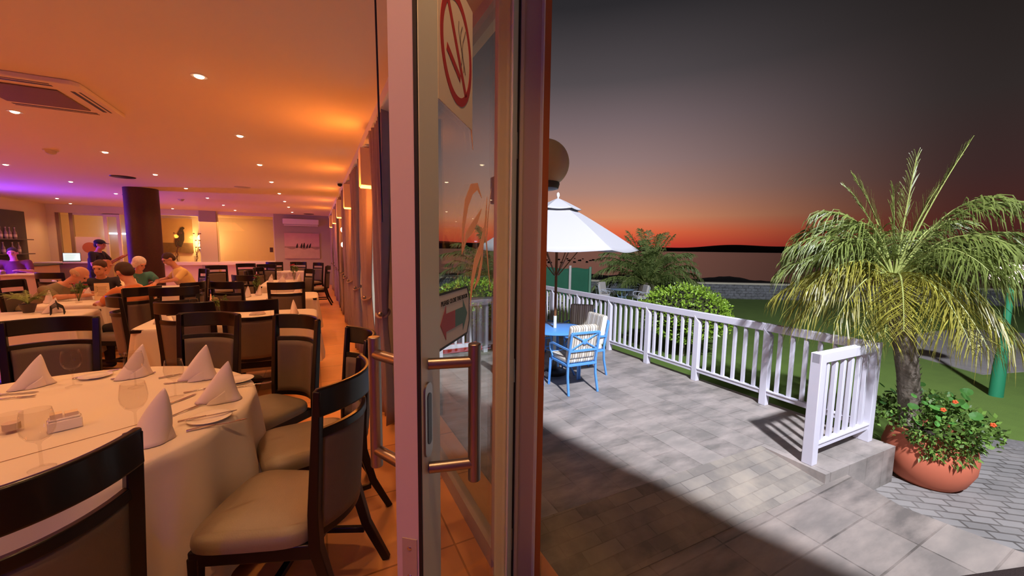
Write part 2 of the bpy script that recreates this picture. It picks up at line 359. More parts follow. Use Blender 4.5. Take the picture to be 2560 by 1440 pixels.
# ------------------------------------------------------------------ open door leaf (hinge at origin, local +X towards the latch, +Y = outer face)
door = thing('door_1', 'open glazed swing door with pale aluminium frame and pull handles on both faces', 'door', (.713, 1.372, 0), R(-129))
door['kind'] = 'structure'
WL, T = .865, .0575
fr = MB().bb(WL-.09, WL, -T, 0, .02, 2.6).bb(0, .085, -T, 0, .02, 2.6).bb(.085, WL-.09, -T, 0, 2.5, 2.6).bb(.085, WL-.09, -T, 0, .02, .14)
obj('frame', fr, M_alu, door, bevel=.003)
obj('latch_edge', MB().bb(WL, WL+.002, -T+.002, -.008, .03, 2.58), mat('pink_lit_edge', (206, 190, 190), .5), door)  # pink light falling on the aluminium edge is put into its colour
obj('edge_seal', MB().bb(WL, WL+.004, -.0075, -.0005, .03, 2.58), M_rub, door)
obj('glass_pane', MB().bb(.085, WL-.09, -.013, -.006, .14, 2.5), M_glass, door)
obj('strike_plate', MB().bb(WL+.002, WL+.004, -.043, -.012, .6, .98), M_bronze, door)
for z in (.96, .90): obj('screw', MB().ball((WL+.004, -.028, z), (.002, .005, .005), 10, 6), M_steel, door)
for z in (1.9, 1.0, .25): obj('hinge', MB().tube([(-.006, -.004, z), (-.006, -.004, z+.1)], .008, 10), M_steel, door)
def pull(sgn, yface):
    yb = yface+sgn*.082; xb = WL-.069; rt_ = WL-.030
    m = MB().tube([(xb, yb, 1.075), (xb, yb, 1.362)], .0128, 20)
    h = obj('pull_handle', m, M_brush, door, bevel=.002)
    for z in (1.325, 1.112): obj('standoff', MB().tube([(rt_, yface, z), (xb, yb, z)], .0112, 16), M_brush, h)
pull(1, 0); pull(-1, -T)
# lock plate on the outer face of the latch stile
def slot(a, b, y0, y1, cx, cz, n=12):
    pts = [(a*math.cos(t), b-a+a*math.sin(t)) for t in [PI*i/n for i in range(n+1)]]+[(-a*math.cos(t), -(b-a)-a*math.sin(t)) for t in [PI*i/n for i in range(n+1)]]
    return MB().prism(pts, 0, y1-y0, Matrix(((1, 0, 0, cx), (0, 0, -1, y1), (0, 1, 0, cz), (0, 0, 0, 1))))
lp = obj('lock_plate', slot(.0165, .075, 0, .004, WL-.024, 1.215), M_brush, door)
obj('lock_slot', slot(.0085, .052, .004, .005, WL-.026, 1.217), M_dark, lp)
# no smoking sticker on the glass
TM = lambda x, z, y=-.0045: Matrix(((-1, 0, 0, x), (0, 0, 1, y), (0, 1, 0, z), (0, 0, 0, 1)))   # (a,b,c) -> door plane seen from outside
sx, sz = WL-.205, 1.985
sg = obj('no_smoking_sticker', MB().prism([(-.108, -.140), (.108, -.140), (.108, .140), (-.108, .140)], 0, .0015, TM(sx, sz)), mat('white_vinyl', (226, 214, 196), .6), door)
M_red = mat('faded_red_print', (176, 54, 60), .6)
def ring(ro, ri, n=40, a0=0, a1=2*PI, sx_=1, sz_=1):
    mb = MB()
    for i in range(n):
        t0 = a0+(a1-a0)*i/n; t1 = a0+(a1-a0)*(i+1)/n
        mb.prism([(ri*math.cos(t0)*sx_, ri*math.sin(t0)*sz_), (ro*math.cos(t0)*sx_, ro*math.sin(t0)*sz_), (ro*math.cos(t1)*sx_, ro*math.sin(t1)*sz_), (ri*math.cos(t1)*sx_, ri*math.sin(t1)*sz_)], 0, .0006)
    return mb
def moved(mb, M): mb.v = [tuple(M @ Vector(q)) for q in mb.v]; return mb
obj('red_ring', moved(ring(.099, .083, 48, sz_=1.16), TM(sx, sz, -.0029)), M_red, sg)
bar = MB().prism([(-.064, .074), (-.051, .083), (.064, -.074), (.051, -.083)], 0, .0006)
obj('red_slash', moved(bar, TM(sx, sz, -.0029)), M_red, sg)
cig = MB().prism([(-.062, -.012), (.02, -.045), (.016, -.06), (-.066, -.027)], 0, .0005)
obj('cigarette', moved(cig, TM(sx, sz, -.0026)), M_red, sg)
smk = MB()
for k in range(3):
    pts = [(.018+.012*k+.012*math.sin(q*.9+k), -.03+q*.016, 0) for q in range(7)]
    smk.sweep(pts, rect(.003, .0006), (0, 0, 1))
obj('smoke_lines', moved(smk, TM(sx, sz, -.0025)), mat('grey_print', (120, 108, 106), .6), sg)
# please close the door sticker
px_, pz_ = WL-.188, 1.395
oct_ = [(-.101, -.060), (.085, -.060), (.101, -.030), (.101, .030), (.085, .058), (-.101, .058)]
ps = obj('close_door_sticker', MB().prism(oct_, 0, .0015, TM(px_, pz_)), mat('white_card', (232, 230, 226), .6), door)
bd = MB()
for i in range(6):
    a, b = Vector((*oct_[i], 0)), Vector((*oct_[(i+1) % 6], 0)); bd.sweep([a, b], rect(.005, .0006), (0, 0, 1))
obj('border', moved(bd, TM(px_, pz_, -.0027)), mat('black_print', (40, 38, 40), .6), ps)
obj('lettering', text_mb('PLEASE CLOSE THE DOOR', .0145, TM(px_, pz_+.036, -.0025)), MATS['black_print'], ps)
obj('red_arrow', moved(MB().prism([(-.09, -.008), (-.058, .03), (-.058, .012), (-.002, .012), (-.002, -.028), (-.058, -.028), (-.058, -.046)], 0, .0006), TM(px_, pz_, -.0027)), mat('red_print', (190, 84, 96), .6), ps)
obj('green_arrow', moved(MB().prism([(.084, -.008), (.052, -.046), (.052, -.028), (-.002, -.028), (-.002, .012), (.052, .012), (.052, .03)], 0, .0006), TM(px_, pz_, -.0027)), mat('green_print', (92, 142, 136), .6), ps)
# etched motif on the glass
et = MB()
def lens(pts, w, tcx=TM(0, 0, -.0035)):
    k = len(pts)
    prof = [rect(max(.002, w*math.sin(PI*(i+.15)/(k-.7))), .0006) for i in range(k)]
    et.sweep([tcx @ Vector((p[0], p[1], 0)) for p in pts], prof, (0, 1, 0))
def etx(s, z): return (-(WL-s), z)
lens([etx(.235, 1.535), etx(.245, 1.60), etx(.27, 1.66), etx(.31, 1.70), etx(.36, 1.715), etx(.40, 1.69)], .030)
lens([etx(.235, 1.535), etx(.27, 1.58), etx(.31, 1.60), etx(.36, 1.63), etx(.40, 1.66)], .026)
lens([etx(.30, 1.40), etx(.315, 1.46), etx(.345, 1.51), etx(.40, 1.555), etx(.44, 1.62), etx(.455, 1.70)], .034)
lens([etx(.33, 1.44), etx(.375, 1.47), etx(.40, 1.51), etx(.42, 1.56)], .022)
lens([etx(.50, 1.42), etx(.47, 1.50), etx(.45, 1.57), etx(.47, 1.66), etx(.50, 1.73)], .012)
lens([etx(.28, 1.90), etx(.30, 1.86), etx(.32, 1.80)], .014)
obj('etched_motif', et, mat('frosted_etching', (244, 226, 206), .6, transl=.75), door)

# ------------------------------------------------------------------ ceiling fittings
M_bulb = mat('lamp_glow', (255, 236, 200), .5, emit=(255, 226, 180), es=14)
k = 0
dl0 = thing('downlight', '', 'ceiling light')
obj('trim_ring', MB().lathe([(.034, -.004), (.050, -.004), (.052, 0), (.034, 0)], 20, cap=False), M_whiteP, dl0)
obj('bulb', MB().ball((0, 0, -.002), (.030, .030, .014), 14, 8), M_bulb, dl0)
rows = [(-.70, [3.60, 5.28, 6.97, 8.70, 10.49, 12.25, 13.95, 16.0], 'nearest the curtained window wall'),
        (-2.43, [3.65, 5.38, 7.10, 8.89, 10.67, 12.52, 14.45, 16.35], 'in the row second from the curtains'),
        (-4.24, [7.25, 9.03, 10.82, 12.75, 14.80, 16.90], 'in the row third from the curtains'),
        (-6.2, [12.84, 15.06], 'in the row beside the violet cove'), (-6.6, [16.7], 'over the far serving counter')]
first = True
ordn = ['first', 'second', 'third', 'fourth', 'fifth', 'sixth', 'seventh', 'eighth']
for x, yy, where in rows:
    for i, y in enumerate(yy):
        lab = 'recessed ceiling spot, %s from the front, %s' % (ordn[i], where)
        o = dl0 if first else copy_tree(dl0); o.location = (x, y, H); o['label'] = lab; o['group'] = 'recessed ceiling spots'; first = False
        lamp('spot_beam', 'SPOT', (x, y, H-.03), P_DOWN, WARM, .03, (x, y, 0), 130, .8)
for x, y in ((-4.24, 3.6), (-4.24, 5.4), (-2.43, 1.9), (-.7, 1.9), (-.7, .2)):
    lamp('spot_beam', 'SPOT', (x, y, H-.03), P_DOWN, WARM, .03, (x, y, 0), 130, .8)
lamp('spot_beam', 'SPOT', (.18, .42, 2.70), 30, WARM, .03, (.22, .8, 0), 130, .8)  # added spot to brighten the floor by the door, no fitting there
ac = thing('air_conditioner_cassette', 'square ceiling air conditioner with dark slots and brown grille', 'air conditioner', (-1.97, 4.58, H))
obj('panel', MB().prism([(-.43, -.39), (-.39, -.43), (.39, -.43), (.43, -.39), (.43, .39), (.39, .43), (-.39, .43), (-.43, .39)], -.035, -.001), M_ceil, ac, bevel=.006)
obj('grille', MB().bb(-.25, .25, -.25, .25, -.045, -.035), mat('brown_grille', (122, 92, 78), .7), ac, bevel=.004)
for a in range(4):
    M4 = Matrix.Rotation(a*PI/2, 4, 'Z')
    obj('slot', moved(MB().bb(-.26, .26, .325, .350, -.037, -.030).bb(-.26, .26, .372, .384, -.037, -.030), M4), M_dark, ac)
def disc(name, label, cat, x, y, prof, m): o = obj(name, MB().lathe(prof, 28), m); o.location = (x, y, H); return tag(o, label, cat)
for x, y, lab in ((-3.03, 7.33, 'round white smoke detector on the ceiling in front of the dark vent'), (-3.15, 13.31, 'small smoke detector on the ceiling just right of the column')):
    sd = thing('smoke_detector', lab, 'smoke detector', (x, y, H))
    obj('base', MB().lathe([(.068, -.014), (.075, 0)], 28), mat('pale_plastic', (206, 192, 170), .5), sd)
    obj('sensor_cap', MB().lathe([(.022, -.055), (.045, -.042), (.058, -.014)], 28), MATS['pale_plastic'], sd)
disc('ceiling_vent', 'black round ceiling vent in front of the column', 'vent', -3.05, 9.51, [(.14, -.015), (.17, -.01), (.175, 0)], M_dark)
disc('ceiling_vent', 'black round ceiling vent near the far wall above the wall air conditioner', 'vent', -.18, 16.5, [(.14, -.015), (.17, -.01), (.175, 0)], M_dark)
disc('ceiling_vent', 'thin dark ceiling vent left of the column top', 'vent', -4.0, 12.9, [(.14, -.015), (.17, -.01), (.175, 0)], M_dark)
disc('ceiling_speaker', 'flat pale round speaker set in the ceiling', 'speaker', -1.31, 9.82, [(.12, -.006), (.14, -.004), (.145, 0)], mat('speaker_paint', (190, 176, 158), .7))
cc = thing('security_camera', 'small dome security camera on ceiling by the curtains', 'camera', (.45, 8.1, H))
obj('mount', MB().lathe([(.05, -.02), (.055, 0)], 20), M_whiteP, cc); obj('dome', MB().ball((0, 0, -.035), (.042, .042, .04), 16, 10), M_dark, cc)

# ------------------------------------------------------------------ wall sconces on the window piers
sc0 = thing('wall_sconce', '', 'wall lamp')
obj('housing', MB().bb(-.20, 0, -.085, .085, 0, .36), mat('cream_sconce_plaster', (226, 206, 176), .6), sc0, bevel=.004)
obj('diffuser', MB().bb(-.19, -.01, -.075, .075, -.012, .0), mat('amber_glow', (255, 220, 140), .5, emit=(255, 190, 90), es=5), sc0)
for i, y in enumerate(PIER):
    o = sc0 if i == 0 else copy_tree(sc0); o.location = (.62, y, 2.16); o['group'] = 'box sconces on the window piers'
    o['label'] = 'cream box wall sconce casting orange light, %s from the door' % ordn[i]
    lamp('sconce_down', 'SPOT', (.50, y, 2.13), P_SC*.8, AMBER, .03, (.57, y, 0), 80, .6)
    lamp('amber_glow', 'POINT', (.34, y, 2.06), P_SC*(1.5 if y < 6 else 1.2), AMBER, .10)
    lamp('sconce_up', 'SPOT', (.39, y, 2.50), P_SC*.3, AMBER, .05, (.0, y, 2.85), 160, .9)
for x, y in ((-6.9, 4.0), (-6.9, 7.0)): lamp('amber_glow', 'POINT', (x, y, 2.0), P_SC*4, AMBER, .10)  # added amber fill near the left wall, no sconces stand here
wl = thing('crystal_wall_lamp', 'glowing crystal wall lamp with two bulbs hanging beside the curtains', 'wall lamp', (.60, 8.6, 1.45))
obj('bracket', MB().bb(-.03, 0, -.03, .03, -.05, .5).tube([(-.02, 0, .12), (-.10, 0, .12)], .008, 8).tube([(-.02, 0, .42), (-.10, 0, .42)], .008, 8), M_brush, wl)
for z in (.14, .44): obj('bulb', MB().ball((-.10, 0, z), (.035, .035, .05), 12, 8), M_bulb, wl)
crd = obj('blind_cord', MB().tube([(0, 0, 0), (.004, 0, -.5), (.012, .01, -1.12)], .003, 8), M_dark); crd.location = (.183, 1.30, 2.75); tag(crd, 'thin dark cord hanging down beside the open door', 'cord')

# ------------------------------------------------------------------ curtains
def curtain(y0, y1, lab, seed, tie=True):
    rnd = random.Random(seed); w = y1-y0; ph = rnd.random()*6; nf = w*9
    t = thing('curtain', lab, 'curtain', (.53, (y0+y1)/2, 0), 0, 'curtains along the window wall')
    def fn(u, v):
        z = .03+v*2.60; g = math.exp(-((z-.95)/.45)**2)*(.42 if tie else 0)
        yy = (u-.5)*w*(1-g)+g*w*.12
        a = .035*(1-.5*g)
        return Vector((a*math.sin(2*PI*nf*u+ph)+.012*math.sin(7*u+ph)+.01*math.sin(3*z+u*9), yy, z))
    obj('fabric', MB().grid(fn, int(nf*9), 22), M_curt, t, solid=.004, ang=0)
    if tie:
        obj('tie_back', MB().tube([Vector((.05*math.cos(q), (w*.30)*math.sin(q)+w*.05, .95+.03*math.cos(q))) for q in [2*PI*i/24 for i in range(25)]], .011, 8), mat('tie_back_fabric', (156, 130, 122), .8), t)
        obj('tie_knob', MB().ball((-.05, -w*.26, .97), .022, 12, 8), M_brush, t)
    return t
names = ['nearest the open door', 'right after the first sconce', 'just before the second sconce', 'right after the second sconce', 'just before the third sconce',
         'right after the third sconce', 'just before the fourth sconce', 'right after the fourth sconce', 'just before the fifth sconce', 'at the far corner']
for i, (a, b) in enumerate([(3.28, 3.95), (4.5, 5.25), (5.7, 6.40), (7.0, 7.7), (8.0, 8.72), (9.3, 9.9), (10.4, 11.0), (11.6, 12.2), (12.7, 13.3), (14.6, 15.9)]):
    curtain(a, b, 'mauve brown pleated curtain tied back, %s' % names[i], i, True)

# ------------------------------------------------------------------ column and far wall things
o = obj('column', MB().lathe([(.29, 0), (.29, H)], 40), mat('dark_mosaic_column', (62, 30, 28), .55, var=.5, vs_=40)); o.location = (-3.35, 11.3, 0); o['kind'] = 'structure'
a2 = thing('wall_air_conditioner', 'white split air conditioner high on the far wall above the painting', 'air conditioner', (-.465, 17.24, 2.32))
obj('casing', MB().prism([(-.615, -.19), (.615, -.19), (.615, 0), (-.615, 0)], .06, .27), M_whiteP, a2, bevel=.03, seg=3)
obj('louvre', MB().bb(-.58, .58, -.17, 0, .0, .055), mat('pale_grey_plastic', (206, 200, 196), .5), a2, bevel=.01)
pt = thing('canvas_painting', 'large mauve beach canvas with a row of penguins under the air conditioner', 'painting', (-.455, 17.255, 1.07))
obj('canvas', MB().bb(-.605, .605, -.04, 0, 0, .98), mat('canvas_sand', (190, 166, 150), .9, var=.15, vs_=6), pt)
def wavy(x0, x1, zb, zt, y, m, name, par, amp=.02, n=24, fr=3.0, back=.002):
    mb = MB().grid(lambda u, v: Vector((x0+(x1-x0)*u, y, (zb+amp*math.sin(fr*u*6+1) if v == 0 else zt))), n, 1)
    return obj(name, mb, m, par, solid=back, smooth=False)
wavy(-.6, .6, .46, .975, -.042, mat('canvas_sky', (196, 158, 158), .9, var=.15, vs_=5), 'painted_sky', pt)
wavy(-.6, .6, .38, .46, -.043, mat('canvas_water', (150, 126, 120), .9, var=.3, vs_=12), 'painted_water', pt, .03)
def penguin(mb, x, z, s, y=-.046, lean=.0):
    mb.add([Vector((x+q[0]*s+lean*q[1]*s, y, z+q[1]*s)) for q in [(-.10, 0), (.12, 0), (.20, .35), (.16, .7), (.10, .85), (.16, .93), (.08, 1.0), (-.02, .95), (-.06, .8), (-.16, .5), (-.18, .25)]], [tuple(range(11))])
pm = MB()
for x, s, l in ((-.19, .18, .1), (-.04, .19, .1), (.05, .21, .05), (.15, .17, .2), (.24, .19, .25)): penguin(pm, x, .40, s, lean=l)
obj('painted_penguins', pm, mat('dark_paint', (44, 40, 40), .9), pt, solid=.003, smooth=False)
sw = obj('menu_card', MB().bb(-.055, .055, -.02, 0, -.09, .09), mat('dark_card', (62, 44, 40), .5)); sw.location = (-1.50, 17.12+.02, 1.39); sw.location.y = 17.33
tag(sw, 'small dark card fixed to the right edge of the orange window', 'card')
# things in the room behind the glass
mural = thing('penguin_mural', 'wide sepia penguin picture on the wall behind the far window', 'picture', (-5.45, 21.17, 1.2))
obj('canvas', MB().bb(-1.35, .75, -.04, 0, 0, 1.45), mat('sepia_canvas', (190, 156, 110), .9, var=.1, vs_=4), mural)
wavy(-1.35, .75, .0, .42, -.045, mat('sepia_rocks', (110, 86, 62), .9, var=.3, vs_=9), 'painted_rocks', mural)
pm = MB(); penguin(pm, .25, .25, .85, -.05, .15); penguin(pm, -1.05, .2, 1.1, -.05, .1); penguin(pm, -.75, .2, 1.0, -.05, -.1)
obj('painted_penguins', pm, MATS['dark_paint'], mural, solid=.004, smooth=False)
w2 = thing('twin_bulbs', 'two bright glowing bulbs on a plate behind the far window', 'wall lamp', (-4.42, 21.18, 1.3))  # bulbs added in the back room for the orange glows in the pane
obj('back_plate', MB().bb(-.10, .10, -.04, 0, .0, .75), M_brush, w2)
for z in (.18, .56): obj('bulb', MB().ball((0, -.12, z), (.10, .09, .12), 14, 10), mat('hot_bulb_glow', (255, 220, 150), .5, emit=(255, 205, 120), es=10), w2)
lamp('twin_bulb_glow', 'POINT', (-4.42, 20.85, 1.7), 60, (1, .55, .18), .1)  # light of the added bulbs
ft = obj('tube_light', MB().tube([(-.30, 0, 0), (.30, 0, 0)], .03, 10), mat('cold_tube', (220, 230, 255), .5, emit=(190, 205, 255), es=6)); ft.location = (-7.05, 21.0, 1.95)
tag(ft, 'short bluish fluorescent tube glowing behind the sliding glass', 'light')
for x, lab, s in ((-4.28, 'tall glass vase with a bare twig, left on the far window sill', 1), (-3.78, 'glass vase with a curly twig at the right end of the far window sill', 2)):
    v = thing('branch_vase', lab, 'vase', (x, 17.21, .94)); rn = random.Random(s)
    obj('glass', MB().lathe([(.045, 0), (.05, .02), (.055, .22), (.052, .22), (.046, .02)], 16), M_wine, v)
    tw = MB()
    for b in range(3):
        p = Vector((0, 0, .02)); pts = [p.copy()]
        for q in range(8): p = p+Vector((rn.uniform(-.05, .06), rn.uniform(-.02, .02), .12)); pts.append(p.copy())
        tw.tube(pts, [.010-.001*q for q in range(9)], 6)
        for q in (4, 6, 8): tw.ball(pts[q]+Vector((.03, 0, .02)), (.03, .01, .02), 8, 5)
    obj('twigs', tw, mat('dark_twig', (88, 58, 40), .8), v)
ps2 = thing('poster_board', 'white poster with an orange oval leaning behind the person in the black cap', 'poster', (-6.42, 17.05, .95))
obj('stand', MB().bb(-.22, -.18, .03, .06, -.95, .6).bb(.18, .22, .03, .06, -.95, .6), M_wood, ps2)
obj('board', MB().bb(-.29, .29, 0, .03, 0, .80), mat('poster_white', (236, 216, 206), .8), ps2)
obj('oval', moved(ring(.17, 0.002, 30), Matrix(((1, 0, 0, .02), (0, 0, -1, -.001), (0, 1, 0, .46), (0, 0, 0, 1)))), mat('poster_orange', (206, 120, 80), .8), ps2)
# serving counter with laptop
ct = thing('serving_counter', 'white topped serving counter with a laptop on it', 'counter', (-6.35, 16.1, 0))
obj('top', MB().bb(-.75, .75, -.30, .30, .96, 1.0), M_whiteP, ct, bevel=.005); obj('body', MB().bb(-.70, .70, -.24, .26, 0, .96), mat('brown_panel', (150, 126, 112), .7), ct)
lt = thing('laptop', 'open laptop with bright white screen on the serving counter', 'laptop', (-6.42, 16.02, 1.0), R(20))
obj('base', MB().bb(-.18, .18, -.13, .12, 0, .018), M_dark, lt, bevel=.004)
ml = Matrix.Translation((0, .12, .018)) @ Matrix.Rotation(R(-12), 4, 'X')
obj('lid', moved(MB().bb(-.18, .18, 0, .012, 0, .25), ml), M_dark, lt, bevel=.003)
obj('screen', moved(MB().bb(-.168, .168, -.002, 0, .012, .238), ml), mat('laptop_screen', (210, 235, 235), .3, emit=(205, 238, 236), es=1.0), lt)
sc_ = MB()
for q in range(5): sc_.bb(-.14, .02+.02*q, -.003, -.002, .05+.035*q, .058+.035*q)
obj('screen_lines', moved(sc_, ml), mat('laptop_text', (150, 200, 150), .3, emit=(140, 190, 150), es=.6), lt)
# bar along the left wall
bc = thing('bar_counter', 'beige fronted bar counter with dark top at far left', 'counter', (-6.75, 14.4, 0))
obj('body', MB().bb(-.28, .28, -1.2, 1.1, 0, .94), mat('beige_panel', (190, 166, 130), .7), bc); obj('top', MB().bb(-.33, .33, -1.25, 1.15, .94, .98), M_dark, bc, bevel=.005)
bb = thing('back_bar', 'dark slate back bar panel with bottle shelves on the left wall', 'shelf', (-7.40, 15.45, 0))
obj('panel', MB().bb(0, .04, -1.0, .75, .9, 2.42), mat('slate_panel', (72, 66, 70), .7, var=.15, vs_=4), bb)
for z in (1.22, 1.62): obj('shelf', MB().bb(.04, .22, -.9, .65, z, z+.025), mat('slate_shelf', (90, 80, 80), .6), bb)
b0 = thing('bottle', '', 'bottle')
obj('glass', MB().lathe([(.036, 0), (.038, .02), (.038, .17), (.016, .22), (.014, .28)], 14), mat('bottle_glass', (150, 130, 118), .15), b0)
obj('cap', MB().lathe([(.016, .28), (.016, .31)], 12), mat('bottle_cap', (190, 180, 170), .4), b0)
obj('paper_label', MB().lathe([(.0385, .05), (.0385, .12)], 14, cap=False), mat('bottle_paper', (222, 206, 186), .7), b0)
fb = True
for z, nm, yy in ((1.645, 'upper', [14.75, 14.95, 15.15, 15.3, 15.5]), (1.245, 'lower', [14.7, 15.0, 15.35, 15.6])):
    for i, y in enumerate(yy):
        o = b0 if fb else copy_tree(b0); fb = False; o.location = (-7.26, y, z); o['group'] = 'bottles on the back bar'
        o['label'] = 'bar bottle on the %s back bar shelf, %s from the left' % (nm, ordn[i])

# ------------------------------------------------------------------ dining chairs (local +Y is the front)
def make_chair():
    t = thing('dining_chair', '', 'chair')
    def bow(z): return -.225-.30*max(0, z-.46)*.5-.02*max(0, z-.46)      # back plane
    def yb(z): return -.222-(z-.46)*.075
    BW = .215
    def arc(z, half, n=16, b=.085, th=0): return [Vector((half*(2*i/n-1), yb(z)+th-b*(1-(2*i/n-1)**2), z)) for i in range(n+1)]
    # seat
    def sup(s, z, n=40):
        r = []
        for i in range(n):
            a = 2*PI*i/n; c, d = math.cos(a), math.sin(a); e = .42
            x = math.copysign(abs(c)**e, c); y = math.copysign(abs(d)**e, d)
            r.append(Vector((x*s*(.235+.018*y), .025+y*s*.235, z)))
        return r
    prof = [(.90, .405), (.99, .408), (1.0, .428), (.985, .448), (.94, .462), (.8, .472), (.5, .479), (.2, .481)]
    mb = MB(); n = 40
    vv = [q for s, z in prof for q in sup(s, z)]
    ff = [(i*n+j, i*n+(j+1) % n, (i+1)*n+(j+1) % n, (i+1)*n+j) for i in range(len(prof)-1) for j in range(n)]
    ff += [tuple(range(n-1, -1, -1)), tuple((len(prof)-1)*n+j for j in range(n))]
    mb.add(vv, ff); obj('seat', mb, M_lea, t, ang=60)
    obj('seat_frame', MB().prism([(-.20, -.205), (.20, -.205), (.225, .235), (-.225, .235)], .345, .407), M_wood, t, bevel=.006)
    for s in (-1, 1):
        pts = [(s*.205, -.375, 0), (s*.202, -.28, .20), (s*.203, -.228, .40), (s*.206, yb(.55), .55), (s*.212, yb(.78), .78), (s*.218, yb(1.03), 1.03)]
        obj('leg', MB().sweep(pts, [rect(.030, .034), rect(.036, .040), rect(.042, .046), rect(.042, .040), rect(.040, .034), rect(.038, .026)], (0, 1, 0)), M_wood, t, bevel=.004)
        obj('leg', MB().sweep([(s*.205, .232, 0), (s*.205, .218, .38)], [rect(.028, .028), rect(.042, .042)], (0, 1, 0)), M_wood, t, bevel=.004)
    obj('top_rail', MB().sweep(arc(.985, .232, 20, .095), rect(.022, .108)), M_wood, t, bevel=.007, seg=3)
    obj('cross_rail', MB().sweep(arc(.857, .205, 16, .085), rect(.022, .036)), M_wood, t, bevel=.004)
    obj('bottom_rail', MB().sweep(arc(.455, .20, 14, .075), rect(.024, .04)), M_wood, t, bevel=.004)
    pn = MB()
    pts = []
    def pf(u, v):
        x = (u*2-1)*(.178+.008*v); z = .468+.376*v
        return Vector((x, yb(z)+.012-.085*(1-(x/.205)**2), z))
    g1 = MB().grid(pf, 18, 10)
    pn.add(g1.v, g1.f); obj('back_panel', pn, mat('taupe_back_fabric', (104, 93, 80), .6, var=.08, vs_=20, bump=.08, bs=160), t, solid=.034, bevel=.008)
    obj('stretcher', MB().bb(-.20, .20, -.02, .01, .15, .175).bb(-.212, -.19, -.27, .222, .15, .178).bb(.19, .212, -.27, .222, .15, .178), M_wood, t, bevel=.003)
    return t
chair0 = make_chair()
used = [False]
def chair(bx, by, fx, fy, label, group='dark dining chairs'):
    l = math.hypot(fx, fy); fx /= l; fy /= l
    loc = (bx+.30*fx, by+.30*fy, 0)
    if not used[0]:
        used[0] = True; o = chair0; o.location = loc; o.rotation_euler = (0, 0, face(fx, fy))
    else: o = copy_tree(chair0, loc, face(fx, fy))
    o['label'] = label; o['group'] = group; return o
A = 'chairs around the near round table'; B = 'chairs around the farther tables'
chair(-.62, 1.225, -.62, .78, 'dark chair seen from behind, cut by the lower left corner of the photo', A)
chair(.113, 1.707, -.911, .412, 'dark chair with large lit seat in the foreground beside the open door', A)
chair(.238, 2.46, -.987, -.162, 'dark curved back chair just behind the foreground chair by the door', A)
chair(-.117, 3.20, -.765, -.645, 'dark chair turned left at the far right of the round table', A)
chair(-.715, 3.60, -.45, -.89, 'dark chair facing the camera behind the two right napkins of the round table', A)
chair(-1.62, 3.74, .08, -.99, 'dark chair facing the camera behind the far left napkin of the round table', A)
chair(-1.08, 4.36, .25, .97, 'dark chair seen from behind, left of the pair at the second white table', B)
chair(-.58, 4.34, .10, 1, 'dark chair seen from behind, right of the pair at the second white table', B)
chair(-1.80, 5.18, .88, .30, 'dark chair turned to the right in front of the man in orange', B)
chair(-1.86, 6.16, -.87, .5, 'dark chair in which the man in the orange shirt sits', B)
chair(-1.54, 6.0, -.3, .95, 'dark chair seen from behind, left one in front of the person in teal', B)
chair(-1.50, 6.75, -.93, .36, 'dark chair turned left in front of the man in pale yellow', B)
chair(-1.16, 6.68, .45, .89, 'dark chair with taupe panel at the left corner of the third white table', B)
chair(-.39, 6.31, 0, 1, 'dark chair seen from behind centred before the third white table', B)
chair(-1.16, 8.05, .6, .8, 'dark wide backed chair left of the glass covered table', B)
chair(-.11, 9.75, -.9, -.4, 'dark chair right of the glass covered table with its taupe back turned to us', B)
chair(.28, 11.4, -.99, .1, 'dark chair seen in profile beside the curtains at the far end', B)
chair(-1.79, 13.2, .3, -.95, 'dark chair under the left end of the orange window', B)
chair(-1.23, 12.65, .1, -1, 'dark chair under the right end of the orange window', B)
chair(-1.18, 14.3, 0, 1, 'dark chair at the far wall left of the painting', B)
chair(-.51, 14.3, 0, -1, 'dark chair under the penguin painting, to the left', B)
chair(.09, 13.6, -.8, -.6, 'dark chair under the right edge of the penguin painting', B)
chair(-2.25, 12.0, .5, -.86, 'dark chair beyond the man in pale yellow', B)
chair(-4.15, 9.55, .4, .9, 'black backed chair behind the olive shirted person, beside the lavender table', B)
chair(-1.25, 9.45, 1, -.1, 'dark chair at the left side of the glass covered table', B)
chair(-1.24, 10.8, .95, -.3, 'dark chair at the far left of the glass covered table', B)
chair(-2.12, 10.3, -.85, -.45, 'dark chair in which the man in pale yellow sits', B)
chair(-3.75, 7.75, .95, -.1, 'dark chair in which the person in the olive shirt sits', B)

